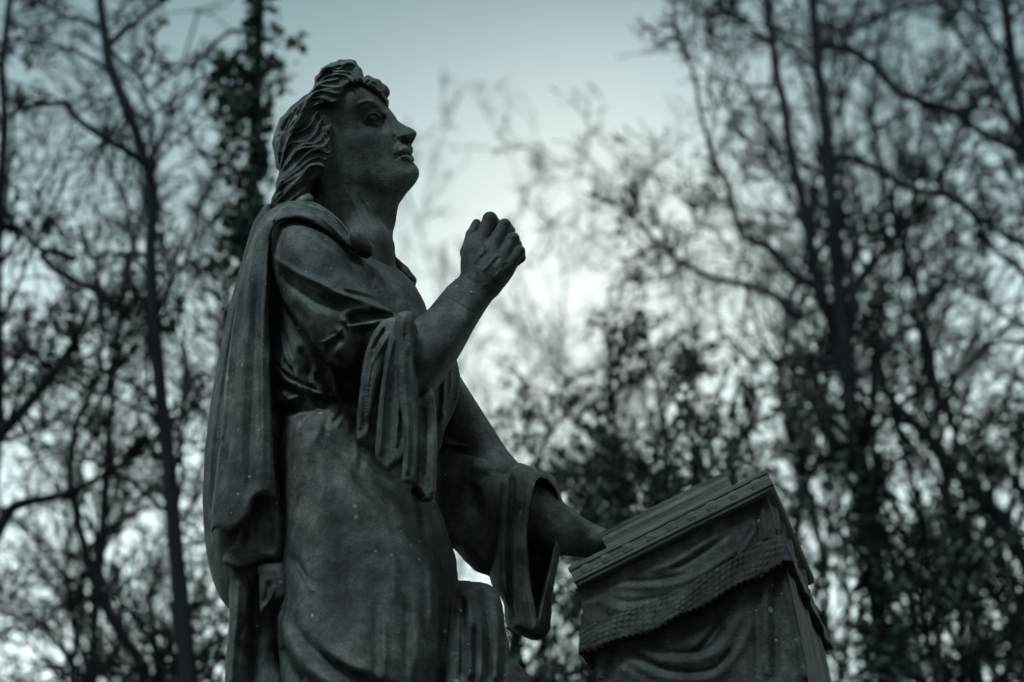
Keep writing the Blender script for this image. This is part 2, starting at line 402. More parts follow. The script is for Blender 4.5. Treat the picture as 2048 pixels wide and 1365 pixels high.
def carve(name, prims, v, mat, parent, ylim=None):
    """smooth union of the forms -> one closed mesh (surface nets on blocks)"""
    ylo, yhi = -1400, 800
    x = np.arange(-700, 620, v); y = np.arange(ylo, yhi, v); z = np.arange(-800, 1100, v)
    for p in prims: p.prep(x, y)
    i0g = min(p.si.start for p in prims); i1g = max(p.si.stop for p in prims)
    j0g = min(p.sj.start for p in prims); j1g = max(p.sj.stop for p in prims)
    Bs = 40; NY, NZ = len(y) + 1, len(z) + 1
    KV, VV, FF = [], [], []
    for bi in range(i0g, i1g, Bs):
        for bj in range(j0g, j1g, Bs):
            ia, ib = max(bi - 1, 0), min(bi + Bs + 1, len(x)); ja, jb = max(bj - 1, 0), min(bj + Bs + 1, len(y))
            # z range needed by this column
            zr = [1e9, -1e9]
            for p in prims:
                a0, a1 = max(ia, p.si.start), min(ib, p.si.stop); b0, b1 = max(ja, p.sj.start), min(jb, p.sj.stop)
                if a0 >= a1 or b0 >= b1: continue
                if isinstance(p, Relief):
                    q = (slice(a0 - p.si.start, a1 - p.si.start), slice(b0 - p.sj.start, b1 - p.sj.start))
                    if p.din[q].max() < -8: continue
                    off = [p.slope * (yy - p.y0) + TAN * p.y0 for yy in (y[b0], y[b1 - 1])]
                    lo, hi = p.B[q].min() - max(off) - 8, p.F[q].max() - min(off) + 8
                else: lo, hi = p.zr
                zr = [min(zr[0], lo), max(zr[1], hi)]
            if zr[0] > zr[1]: continue
            k0, k1 = np.searchsorted(z, (zr[0], zr[1]))
            for bk in range(max(k0 - 1, 1), min(k1 + 1, len(z)), Bs):
                ka, kb = max(bk - 1, 0), min(bk + Bs + 1, len(z))
                f = np.full((ib - ia, jb - ja, kb - ka), 30.0, dtype=np.float32); any_ = False
                for p in prims:
                    r = p.field(ia, ib, ja, jb, z[ka:kb], y)
                    if r is None: continue
                    (sx, sy), d = r; any_ = True
                    if p.op == 'add': f[sx, sy] = smin(f[sx, sy], d, p.k)
                    else: f[sx, sy] = -smin(-f[sx, sy], d, p.k)
                if not any_ or f.min() > 0 or f.max() < 0: continue
                ins = f < 0
                nx, ny, nz = f.shape
                S = np.zeros((nx - 1, ny - 1, nz - 1, 3), dtype=np.float32); C = np.zeros((nx - 1, ny - 1, nz - 1), dtype=np.float32)
                cross = []
                for ax in range(3):
                    s0 = [slice(None)] * 3; s1 = [slice(None)] * 3; s0[ax] = slice(0, -1); s1[ax] = slice(1, None)
                    a, b = f[tuple(s0)], f[tuple(s1)]; m = ins[tuple(s0)] != ins[tuple(s1)]
                    t = np.where(m, a / np.where(m, a - b, 1), 0)
                    cross.append((m, ins[tuple(s0)]))
                    o = [q for q in range(3) if q != ax]
                    for u in (0, 1):
                        for w in (0, 1):
                            sl = [slice(None)] * 3
                            sl[o[0]] = slice(u, u + f.shape[o[0]] - 1); sl[o[1]] = slice(w, w + f.shape[o[1]] - 1)
                            mm = m[tuple(sl)]; C += mm
                            S[..., ax] += np.where(mm, t[tuple(sl)], 0)
                            if u: S[..., o[0]] += mm
                            if w: S[..., o[1]] += mm
                ci = np.argwhere(C > 0)
                if len(ci) == 0: continue
                cc = C[tuple(ci.T)][:, None]
                pos = S[tuple(ci.T)] / cc + ci
                pos = np.stack([x[0] + (pos[:, 0] + ia) * v, y[0] + (pos[:, 1] + ja) * v, z[0] + (pos[:, 2] + ka) * v], 1)
                key = ((ci[:, 0] + ia).astype(np.int64) * NY + (ci[:, 1] + ja)) * NZ + (ci[:, 2] + ka)
                KV.append(key); VV.append(pos)
                for ax in range(3):
                    m, s_in = cross[ax]; o = [q for q in range(3) if q != ax]
                    e = np.argwhere(m)
                    g = e + [ia, ja, ka]
                    ok = np.ones(len(e), bool)
                    for q, (lo, hi) in enumerate(((bi, bi + Bs), (bj, bj + Bs), (bk, bk + Bs))): ok &= (g[:, q] >= lo) & (g[:, q] < hi)
                    ok &= (e[:, o[0]] >= 1) & (e[:, o[1]] >= 1) & (e[:, o[0]] < f.shape[o[0]] - 1) & (e[:, o[1]] < f.shape[o[1]] - 1)
                    e, g = e[ok], g[ok]
                    if len(e) == 0: continue
                    flip = s_in[tuple(e.T)]
                    def kk(d0, d1):
                        h = g.copy().astype(np.int64); h[:, o[0]] += d0; h[:, o[1]] += d1
                        return (h[:, 0] * NY + h[:, 1]) * NZ + h[:, 2]
                    q4 = np.stack([kk(-1, -1), kk(0, -1), kk(0, 0), kk(-1, 0)], 1)
                    if ax == 1: flip = ~flip
                    q4 = np.where(flip[:, None], q4, q4[:, ::-1])
                    FF.append(q4)
    K = np.concatenate(KV); V = np.concatenate(VV); F = np.concatenate(FF)
    uk, idx = np.unique(K, return_index=True); V = V[idx]
    F = np.searchsorted(uk, F)
    used = np.zeros(len(V), bool); used[F.ravel()] = True
    rem = np.cumsum(used) - 1; V = V[used]; F = rem[F]
    # one gentle smoothing pass
    for _ in range(1):
        acc = np.zeros_like(V); cnt = np.zeros(len(V))
        for a, b in ((0, 1), (1, 2), (2, 3), (3, 0)):
            np.add.at(acc, F[:, a], V[F[:, b]]); np.add.at(cnt, F[:, a], 1)
            np.add.at(acc, F[:, b], V[F[:, a]]); np.add.at(cnt, F[:, b], 1)
        V = 0.65 * V + 0.35 * acc / cnt[:, None]
    return mesh_obj(name, to_world(V), F, mat, parent)
# ================================================================ THE STATUE
STONE = stone('weathered_stone', 1.0, 1.0)
STONE_HAIR = stone('weathered_stone_hair', 1.2, 0.15)
base_w = to_world(P(700, 2101, 0)[None])[0]
statue = empty('statue', (float(base_w[0]), float(base_w[1]), float(base_w[2])))
tag(statue, 'dark weathered stone statue of a robed woman gazing upward with one raised fist', 'statue')

HEAD_T = (0.25, float(P(700, 290)[1]))

# ---- body: head, neck, arms and hands, one continuous surface
face_outline = [(777, 216), (785.5, 226), (791, 234), (796.5, 243), (804, 248), (812, 252.5), (820, 256), (827, 259.5), (831.5, 263), (833.8, 267.5), (833.3, 272),
    (829.5, 279.5), (826, 286), (822.6, 291.5), (824.3, 293.5), (826, 296.5), (826, 303), (825, 308), (822.5, 310.2), (825.5, 312), (828, 317), (828.2, 321.5), (826.6, 324.5),
    (829, 327), (833.5, 331.5), (837, 338), (838.3, 346), (837, 354), (833, 362), (827, 370), (820, 378), (812, 386), (800, 394), (790, 402), (778, 420), (760, 440), (730, 450), (690, 440), (650, 410), (618, 360), (590, 290), (583, 250), (600, 210), (640, 175), (690, 160), (735, 172), (762, 195)]
F_face = [(777, 217, 8), (790, 232, 7), (800, 246, 9), (815, 254, 10), (828, 262, 12), (820, 262, 16), (806, 268, 23), (798, 264, 22), (812, 274, 24), (824, 272, 16),
    (806, 282, 15), (797, 282, 20), (790, 276, 27), (818, 284, 9), (822, 289, 7), (786, 250, 24), (776, 240, 27), (768, 234, 30), (775, 225, 27), (762, 216, 42), (750, 210, 50), (737, 208, 56),
    (722, 214, 62), (765, 242, 30), (762, 252, 34), (747, 240, 42), (732, 246, 47), (722, 250, 57), (748, 260, 49), (760, 268, 46), (735, 268, 60), (715, 262, 65), (775, 265, 37),
    (783, 285, 36), (770, 290, 46), (750, 295, 56), (725, 300, 64), (700, 290, 70), (700, 325, 66), (730, 330, 60), (760, 325, 52), (785, 318, 40), (790, 300, 36),
    (797, 311, 31), (806, 306, 29), (814, 300, 26), (822, 299, 18), (802, 297, 31), (812, 291, 22), (806, 316, 31), (815, 314, 28), (824, 317, 17), (808, 325, 27), (818, 324, 20),
    (825, 335, 20), (815, 340, 28), (828, 350, 20), (812, 356, 30), (800, 345, 38), (790, 365, 38), (808, 375, 24), (780, 380, 38), (765, 365, 48), (745, 355, 56), (715, 350, 62),
    (755, 192, 46), (740, 190, 54), (720, 190, 62), (700, 200, 68), (690, 230, 72), (690, 260, 72), (655, 240, 78), (620, 260, 76), (640, 200, 66), (640, 300, 74), (700, 175, 52), (795, 396, 14), (780, 408, 12), (765, 402, 26), (740, 400, 36), (710, 395, 46), (680, 385, 54), (760, 430, 10), (720, 435, 20), (670, 410, 40)]
face_folds = [
    # brow and socket
    ('g', 4.5, 4.0, [(716, 216), (728, 209), (742, 206), (755, 209), (766, 217)]),
    ('g', 5.5, -9, [(771, 232), (766, 237), (763, 244), (762, 251)]),
    ('g', 4.0, -4.0, [(723, 246), (728, 234), (737, 223), (748, 219), (759, 222)]),
    # upper lid
    ('g', 2.0, 5.0, [(729, 248), (734, 238), (741, 231), (749, 228.5), (756, 231.5), (760, 239)], 0.1),
    # eyeball
    ('b', 7.5, 7.0, [(746, 239.5)]), ('b', 5.0, 1.5, [(747, 237)]),
    ('g', 1.4, -2.4, [(732, 245), (737, 236.5), (744, 231.5), (751, 231), (757, 236)], 0.1),
    # lower lid
    ('g', 2.0, 3.0, [(730, 248), (740, 247), (750, 248.5), (759, 250)], 0.15),
    ('g', 1.5, -4.0, [(733, 245.5), (742, 244.6), (750, 245.5), (757, 247.5)], 0.15),
    ('g', 3.4, -2.6, [(731, 252), (741, 255), (752, 257), (761, 256)]),
    # wing of the nose and nostril
    ('g', 2.2, -4.0, [(789, 270), (786.5, 276), (788, 283), (794, 287)], 0.15),
    ('g', 3.8, 3.0, [(794, 276), (800, 272), (808, 271)], 0.2),
    ('g', 3.4, -11.0, [(800, 283), (808, 283.5), (816, 284)], 0.25),
    ('g', 2.4, 2.5, [(792, 281), (797, 286.5), (804, 288.5)], 0.3),
    # philtrum, lips
    ('g', 2.0, -1.6, [(813, 289), (818, 291)], 0.2),
    ('g', 2.6, 3.6, [(799, 305), (804, 299), (811, 295), (819, 295)], 0.2),
    ('g', 1.9, -10, [(794, 311.5), (800, 310.5), (808, 307), (816, 307), (824, 310.3)], 0.12),
    ('g', 2.8, 4.2, [(799, 314.5), (807, 312), (815, 312.5), (824, 316)], 0.2),
    ('g', 3.0, -5.0, [(800, 321), (810, 321), (820, 325.5), (827, 325.5)], 0.2),
    ('g', 3.5, -2.8, [(792, 306), (791, 313), (794, 320)]),
    ('g', 4.0, -1.8, [(787, 286), (786, 296), (788, 306)]),
    ('b', 7.0, 3.0, [(822, 345)]),
]
neck_outline = [(640, 330), (700, 352), (760, 378), (797, 390), (794, 408), (792.5, 424), (789, 447), (783, 466), (779.5, 482), (779, 498), (784, 512), (790, 530),
    (800, 560), (760, 590), (680, 580), (610, 540), (600, 460), (612, 400)]
F_neck = [(700, 370, 56), (750, 385, 42), (785, 400, 22), (780, 430, 22), (770, 460, 30), (740, 430, 48), (700, 440, 58), (660, 420, 60), (730, 480, 52), (765, 500, 32),
    (700, 500, 60), (780, 520, 26), (740, 540, 48), (650, 500, 60), (620, 440, 60), (690, 560, 50)]
neck_folds = [('g', 5, 5, [(700, 385), (718, 430), (745, 475), (768, 520)]), ('g', 3.5, -4, [(712, 385), (738, 430), (760, 475), (775, 515)]),
    ('g', 2.5, 3.5, [(758, 478), (764, 500), (768, 524)]), ('g', 2.5, 3.5, [(775, 470), (777, 495), (781, 520)]), ('g', 3, -4, [(767, 470), (771, 495), (774, 520)]),]
hand_t = 92
body_prims = [
    Relief(face_outline, F_face, back=[(a, b, -c) for a, b, c in F_face], mid=0, edge=26, folds=face_folds, tilt=HEAD_T, k=16, fclip=3, smooth=False),
    Relief(neck_outline, F_neck, back=-58, mid=0, edge=48, folds=neck_folds, k=22, tilt=(0.24, HEAD_T[1])),
    Limb([(735, 500, -10, 56), (725, 620, -40, 70), (720, 860, -60, 60)], k=30),
    Limb([(690, 560, 20, 52), (640, 580, 100, 52)], k=30),
    # right arm
    Limb([(640, 580, 105, 50), (730, 680, 105, 38), (828, 735, 140, 42)], k=14),
    # left arm
    Limb([(760, 590, -80, 60), (860, 760, -150, 56), (985, 960, -165, 57)], k=20),
    Limb([(985, 970, -165, 62), (1062, 1028, -168, 61), (1120, 1062, -170, 49), (1185, 1086, -172, 33)], k=20),
    Egg((1215, 1078, -176), (42, 14, 36), -22, k=18),
]
# right forearm: traced outline, rounded
forearm_outline = [(822, 650), (832, 644), (845, 634), (857, 624), (870, 609), (882, 594), (896, 577), (908, 566), (921, 554.5), (923.5, 543), (924, 528), (927, 506), (934, 486), (946, 470), (962, 468),
    (985, 478), (1008, 494), (1026, 510), (1038, 524), (1029, 548), (1018, 565), (1006, 580), (996, 593), (986, 602), (972, 622), (958, 645), (944, 669), (931, 694), (916, 720), (900, 744), (882, 770), (862, 790), (834, 812),
    (815, 818), (803, 800), (800, 740), (806, 680)]
F_fore = [(810, 760, 195), (850, 720, 205), (960, 480, 126), (1000, 500, 128), (1025, 520, 120), (890, 660, 178), (930, 600, 150), (950, 572, 138), (960, 540, 134), (970, 515, 134), (930, 530, 124), (1010, 550, 124), (990, 585, 126), (880, 745, 180), (840, 660, 185), (900, 600, 142), (1000, 520, 132)]
body_prims += [Relief(forearm_outline, F_fore, back=[(a, b, c - (104 if b > 640 else 62 if b > 560 else 50)) for a, b, c in F_fore], mid=[(a, b, c - (52 if b > 640 else 32)) for a, b, c in F_fore], edge=36, k=10, tilt=None,
    folds=[('v', 1.2, -3.0, [(884, 592), (893, 596), (903, 600), (915, 606), (928, 615), (940, 622), (951, 628)], 0.05), ('g', 4, 2.5, [(945, 530), (958, 512), (972, 492)]), ('g', 4, 2.5, [(962, 545), (985, 522), (998, 505)]), ('g', 4, -2.5, [(960, 520), (978, 503)]),
           ('g', 4, -3, [(983, 530), (1000, 512)]), ('g', 4, -3, [(1003, 540), (1016, 525)]), ('g', 5, 3, [(985, 560), (1005, 540), (1020, 526)]), ('g', 6, -3, [(925, 556), (950, 566), (975, 580)]), ('b', 6, 3, [(968, 572)])])]
def finger(kn, pip, dip, tip, r0, r1):
    return [Limb([(*kn, r0 * 1.05), (*pip, r0), ], k=9), Limb([(*pip, r0), (*dip, r1)], k=3), Limb([(*dip, r1), (*tip, r1 * 0.9)], k=2)]
body_prims += finger((956, 497, 112), (980, 438.5, 112), (994, 452, 74), (985, 480, 66), 14.5, 11.5)
body_prims += finger((984, 504, 116), (1009.0, 451, 118), (1020, 462, 76), (1006, 488, 66), 13.0, 10.5)
body_prims += finger((1004, 518, 114), (1026.5, 477.5, 117), (1034, 490, 78), (1018, 512, 68), 12.0, 10)
body_prims += finger((1018, 536, 110), (1039, 503, 112), (1042, 516, 78), (1026, 530, 70), 11.2, 9.5)
body_prims += [Limb([(938, 540, 88, 15), (934, 505, 74, 13.5), (942, 470, 62, 10.5), (953.0, 447, 54, 9.0)], k=8)]
# left hand resting on the open book behind its raised edge
for dx, dy, tt in ((50, -30, -166), (58, -22, -180), (56, -14, -193), (48, -6, -206)):
    body_prims += [Limb([(1225, 1070, tt, 10), (1225 + dx * 0.6, 1068 + dy * 0.55, tt, 9), (1225 + dx, 1070 + dy * 0.8, tt, 7.5)], k=6)]
body_prims += [Limb([(1205, 1082, -158, 11), (1228, 1072, -146, 9), (1246, 1062, -142, 8)], k=6)]

# ---- hair
HF = [(632.8, 168), (644.5, 153.7), (659, 142), (672, 148), (685.5, 148), (703, 149), (712, 161), (719, 170)]
hair_outline = [(777.6, 217), (778, 205.5), (775, 194), (769.6, 185), (765, 172), (759, 166), (749, 158.6), (739, 155), (730, 157), (724, 144), (718.5, 132), (713, 127), (708, 122.5), (702, 124.5), (690.5, 123), (682, 124.5), (676, 127),
    (664, 131), (655, 135), (646, 142), (639, 151), (634, 160), (631, 172), (627.5, 184), (621, 191), (612, 195), (597, 206), (584, 217), (572, 227), (562, 239), (555, 252), (548, 268), (545, 287), (546.5, 303), (549, 320), (552, 334), (557, 343),
    (555, 356), (551, 368), (549, 381), (544, 395), (538, 412), (560, 425), (600, 420), (628, 410), (626, 388), (632, 372), (646, 356), (660, 346), (666, 330), (672, 312), (675, 293), (672, 276), (676, 254), (672, 240), (682, 228), (688, 214), (692, 200),
    (697, 188), (706, 181), (722, 178), (743, 186.5), (757, 198), (766, 208)]
F_hair = [(777, 214, 10), (770, 195, 22), (758, 178, 34), (745, 168, 42), (725, 160, 48), (715, 140, 40), (700, 130, 38), (680, 130, 42), (660, 140, 48), (705, 165, 66), (695, 185, 78), (680, 175, 78), (650, 165, 64),
    (640, 180, 70), (670, 200, 88), (650, 215, 84), (645, 228, 74), (665, 232, 80), (625, 205, 76), (600, 220, 66), (580, 240, 56), (565, 260, 46), (555, 290, 36), (560, 320, 38), (620, 240, 84), (600, 270, 84), (585, 290, 76),
    (630, 265, 88), (655, 262, 90), (668, 270, 86), (610, 300, 94), (640, 300, 98), (665, 310, 92), (590, 330, 84), (570, 350, 70), (620, 340, 98), (650, 345, 92), (600, 370, 92), (570, 390, 78), (550, 400, 60), (630, 370, 84), (605, 405, 90), (690, 205, 82), (680, 225, 80)]
locks = [
    [(632.8, 168), (644.5, 153.7), (659, 142), (672, 148), (685.5, 147), (703, 149), (712, 161), (719, 170)],
    [(640, 152), (655, 139), (668, 139), (680, 141), (696, 129), (707.5, 129), (716, 136), (719, 150), (728, 168)],
    [(634, 178), (650, 160), (668, 154), (684, 153), (696, 156), (706, 167), (714, 176)],
    [(683, 161), (668, 165), (652, 168), (640, 174), (631, 181.5)],
    [(690, 176), (678, 180), (662, 179), (644.5, 175.7), (632, 181), (624, 190)],
    [(696, 184.5), (678, 191.8), (656, 187.4), (640, 187.4), (624, 195), (614, 208), (606, 225.5), (598, 245), (583, 261), (574, 275)],
    [(684, 202), (666.5, 208), (649, 200.6), (631, 201), (618.6, 211), (611, 225.5), (604, 243), (590, 259), (574, 272)],
    [(681, 214), (665, 216.7), (646, 211), (628, 216.7), (618.5, 228), (614, 242), (604, 254), (588, 266), (574, 277)],
    [(648, 222), (637, 229), (629, 245), (620, 257), (606, 266), (587, 272), (575, 285), (570, 301)],
    [(646, 240), (641, 258), (631, 274), (621, 283), (602, 287), (585, 287), (573, 298), (564, 316)],
    [(652, 268), (646, 281), (632, 291), (611, 293), (593, 305), (576, 317), (562, 339)],
    [(662, 276), (655, 292), (646, 297), (630, 299), (611, 300), (592, 311), (575, 328), (559, 345)],
    [(668, 296), (659, 309), (644.5, 304), (628, 306), (614, 314), (602, 325), (592, 334), (577, 347), (559, 361)],
    [(668, 310), (656, 322), (642, 318), (630, 320), (614, 329), (602, 339), (579, 354), (557, 369), (549, 381)],
    [(664, 326), (654, 338), (644, 333), (628, 334), (612, 345), (596, 354), (575, 365), (556, 377), (546, 392)],
    [(660, 343), (647.5, 336), (634, 334), (621, 338), (612, 350), (596, 363), (575, 377), (556, 390), (546, 403)],
    [(645, 352), (634, 347), (626, 350), (612, 360), (593, 372), (576, 384), (562, 396), (549, 408)],
    [(640, 362), (630, 362), (614, 376), (596, 390), (578, 402), (562, 412)],
    [(777, 214), (772, 200), (764, 188), (756, 180), (746, 172), (734, 168)],
    [(766, 180), (758, 182), (754, 190), (760, 200), (768, 206)], [(754, 166), (744, 164), (739, 172), (746, 182), (756, 186)], [(742, 160), (733, 162), (730, 172), (737, 180)],
    [(672, 244), (664, 238), (652, 238), (644, 246), (641, 256)], [(674, 256), (668, 252), (661, 256), (660, 264), (666, 268), (671, 264)], [(658, 250), (652, 258), (651, 268), (655, 276)],
    [(598, 213), (586, 228), (577, 246), (572, 262)], [(586, 222), (572, 240), (564, 258)], [(574, 231), (561, 252), (556, 272)], [(610, 203), (598, 222), (588, 244), (578, 258)], [(553, 275), (552, 298), (556, 322)], [(562, 262), (560, 286), (561, 308)], [(568, 292), (562, 318), (558, 338)],
]
hair_folds = []
for i, l in enumerate(locks):
    big = i < 18
    hair_folds.append(('v', 3.3 if big else 2.6, 13.0 if big else 7.5, l, 0.12))
# finer grooves between neighbouring locks
for a, b in zip(locks[4:17], locks[5:18]):
    ca, cb = catmull(a, False, 6), catmull(b, False, 6)
    for w in (0.36, 0.66):
        ia = np.linspace(0, len(ca) - 1, 9); q = [tuple((1 - w) * ca[int(u)] + w * cb[int(u * (len(cb) - 1) / (len(ca) - 1))]) for u in ia]
        hair_folds.append(('v', 1.8, 5.0, q, 0.2))
hair_folds += [('g', 10, -26, [(680, 222), (664, 224), (648, 222), (640, 230)], 0.3), ('g', 5, -14, [(668, 244), (655, 248), (648, 258)], 0.3), ('g', 7, -14, [(650, 344), (640, 356), (634, 372)], 0.2),
    ('b', 6, 9, [(664, 262)]), ('b', 3.2, -11, [(666, 262)])]
# finer strands combed over the back of the head and the crown
for i in range(9):
    w = i / 8; q0 = [(628, 190), (604, 206), (578, 228), (560, 254), (551, 285), (552, 315), (558, 340)]; q1 = [(634, 205), (618, 225), (602, 248), (584, 268), (574, 290), (568, 312), (560, 338)]
    hair_folds.append(('v', 1.6, 5.5 + 2 * (i % 2), [((1 - w) * a[0] + w * b[0] + 1.5 * math.sin(k * 1.7 + i), (1 - w) * a[1] + w * b[1] + 1.5 * math.cos(k * 2.1 + i)) for k, (a, b) in enumerate(zip(q0, q1))], 0.15))
for i in range(5):
    w = i / 5; hair_folds.append(('v', 1.8, 6, [(631 + 3 * w, 166 + 6 * w), (640 + 4 * w, 147 + 6 * w), (656 + 3 * w, 136 + 6 * w), (676 + 2 * w, 130 + 6 * w), (694, 128 + 6 * w), (708, 127 + 7 * w)], 0.12))
for i in range(7):
    w = i / 7; hair_folds.append(('v', 1.7, 6, [(560 + 10 * w, 345 + 2 * w), (556 + 9 * w, 362 + 3 * w), (551 + 12 * w, 378 + 5 * w), (543 + 22 * w, 402 + 6 * w)], 0.15))
hair_outline = [(px + 1.6 * math.sin(i * 2.3), py + 1.6 * math.cos(i * 3.1)) for i, (px, py) in enumerate(hair_outline)]
hair_prims = [Relief(hair_outline, [(a, b, c - 5) for a, b, c in F_hair], back=[(a, b, -c) for a, b, c in F_hair], mid=0, edge=9, folds=hair_folds, tilt=HEAD_T, k=6, fclip=5, smooth=False),
    Egg((606, 405, 72), (20, 12, 14), 24, k=10), Egg((619, 399, 68), (9, 13, 10), 20, k=5), Egg((607, 397, 74), (8, 6, 8), 40, k=4), Egg((767, 182, 26), (12, 16, 12), 35, k=5), Egg((752, 170, 34), (13, 13, 12), 10, k=5), Egg((736, 165, 40), (13, 12, 12), 0, k=5)]

# ---- the gown: bodice, skirt, knee drapery
def fl(*a): return list(a)
skirt_outline = [(566, 832), (580, 818), (610, 806), (650, 800), (700, 800), (780, 800), (838, 800), (858, 880), (863, 960), (868, 994), (884, 1029), (897, 1071), (906, 1097), (913, 1123), (915.5, 1166), (915, 1251), (905, 1330), (896, 1400), (890, 1600), (900, 2101),
    (520, 2101), (512, 1700), (560, 1420), (562, 1340), (556, 1290), (548, 1230), (545, 1180), (552, 1100), (556, 1000), (555, 900)]
F_skirt = [(575, 850, 90), (600, 830, 116), (640, 815, 108), (700, 815, 62), (760, 820, 30), (620, 870, 152), (600, 920, 146), (640, 950, 160), (700, 950, 150), (760, 950, 84), (800, 920, 30), (710, 870, 74), (760, 870, 24), (840, 980, 50), (570, 950, 110), (565, 1050, 105),
    (600, 1050, 150), (660, 1060, 170), (720, 1060, 168), (780, 1060, 140), (740, 1000, 150), (830, 1060, 120), (870, 1060, 80), (900, 1130, 60), (560, 1180, 110), (600, 1180, 155), (680, 1180, 180), (760, 1180, 176), (840, 1180, 140), (890, 1220, 90),
    (570, 1300, 150), (640, 1320, 195), (740, 1320, 195), (840, 1320, 150), (890, 1350, 90), (540, 1700, 90), (700, 1700, 200), (860, 1700, 90), (560, 2080, 100), (700, 2080, 210), (860, 2080, 100)]
skirt_folds = [
    ('g', 10, -10, [(566, 1108), (590, 1128), (610, 1152), (628, 1178)], 0.3), ('v', 4, 7, [(580, 1116), (600, 1140), (622, 1170), (640, 1184)], 0.3),
    ('g', 16, 14, [(552, 1226), (568, 1262), (596, 1300), (640, 1335), (700, 1365)], 0.1), ('g', 11, -11, [(572, 1222), (598, 1262), (636, 1300), (690, 1332), (760, 1364), (820, 1390)], 0.15), ('g', 12, -12, [(556, 1300), (580, 1335), (610, 1365)], 0.1), ('g', 10, 8, [(640, 1270), (690, 1310), (750, 1340)], 0.3),
    # front pleats on the right side
    ('g', 9, -16, [(826, 1000), (832, 1060), (822, 1100)], 0.3), ('g', 7, 11, [(846, 1000), (852, 1060), (858, 1120), (862, 1200), (862, 1290)], 0.2), ('g', 6, -11, [(858, 1010), (868, 1080), (876, 1160), (880, 1250), (878, 1350)], 0.2),
    ('g', 6, 11, [(868, 1000), (884, 1060), (893, 1120), (897, 1200), (894, 1300), (888, 1380)], 0.15), ('g', 5, -14, [(884, 1040), (900, 1100), (906, 1170), (905, 1250), (898, 1340)], 0.15),
    ('g', 12, 6, [(830, 1130), (836, 1200), (834, 1300), (826, 1390)], 0.3), ('g', 10, -7, [(812, 1180), (816, 1260), (812, 1360)], 0.3),
    # gathers under the girdle
    ('v', 3, -12, [(594, 836), (604, 824), (630, 820), (652, 817)], 0.2), ('g', 4, -7, [(600, 835), (602, 850), (600, 868)], 0.3), ('g', 4, 6, [(608, 830), (606, 850), (602, 875)], 0.3), ('g', 4, -7, [(622, 832), (612, 845), (606, 862)], 0.3),
    ('g', 5, -12, [(682, 818), (672, 836), (662, 854)], 0.3), ('g', 4, 7, [(690, 822), (680, 842), (670, 860)], 0.3), ('g', 6, -10, [(700, 826), (704, 850), (700, 880)], 0.3), ('g', 8, -9, [(716, 850), (722, 900), (720, 950)], 0.3), ('g', 6, 6, [(706, 860), (712, 900), (712, 940)], 0.3),
    ('g', 30, -14, [(760, 900), (790, 960), (820, 990)], 0.25), 
    ('g', 26, 7, [(640, 850), (600, 930), (585, 1030)], 0.3), ('g', 9, 5, [(770, 1040), (790, 1120), (790, 1220)], 0.3),
    ('g', 14, 5, [(640, 870), (650, 960), (660, 1060), (665, 1180)], 0.3), ('g', 20, -5, [(700, 1080), (710, 1180), (716, 1290)], 0.3), ('g', 6, 5, [(640, 822), (640, 850), (634, 890)], 0.3), ('g', 5, -5, [(652, 822), (652, 850), (648, 885)], 0.3), ('g', 7, -5, [(586, 850), (582, 900), (578, 960)], 0.3),
    ('g', 6, 5, [(770, 1230), (774, 1300), (768, 1380)], 0.3), ('g', 8, -5, [(752, 1180), (756, 1280), (752, 1380)], 0.3), ('g', 9, 5, [(716, 900), (740, 960), (770, 1000)], 0.3),
]
bodice_outline = [(600, 440), (660, 440), (720, 480), (750, 505), (772, 519), (788, 530), (800, 541), (812, 552), (823, 563), (834, 578), (846, 600), (853, 617), (860, 640), (874, 670), (890, 690), (905, 705), (914, 722), (919, 745), (920.5, 766), (917, 795),
    (905, 830), (890, 860), (880, 900), (868, 905), (850, 870), (780, 840), (700, 830), (620, 830), (570, 826), (540, 810), (538, 700), (536, 560), (550, 470)]
F_bod = [(600, 460, 80), (570, 600, 70), (555, 700, 75), (575, 720, 96), (600, 700, 100), (600, 755, 86), (640, 770, 80), (560, 790, 70), (600, 800, 90), (660, 800, 62), (720, 790, 34), (690, 750, 50), (700, 560, 120), (730, 530, 106), (750, 560, 104), (780, 590, 98), (800, 560, 60), (820, 590, 62), (840, 610, 40), (790, 630, 96), (830, 640, 70),
    (760, 520, 70), (740, 510, 84), (850, 680, 50), (870, 740, 60), (890, 720, 30), (910, 760, 0), (880, 800, 30), (900, 800, 0), (860, 860, 20), (880, 880, -10), (800, 800, 30)]
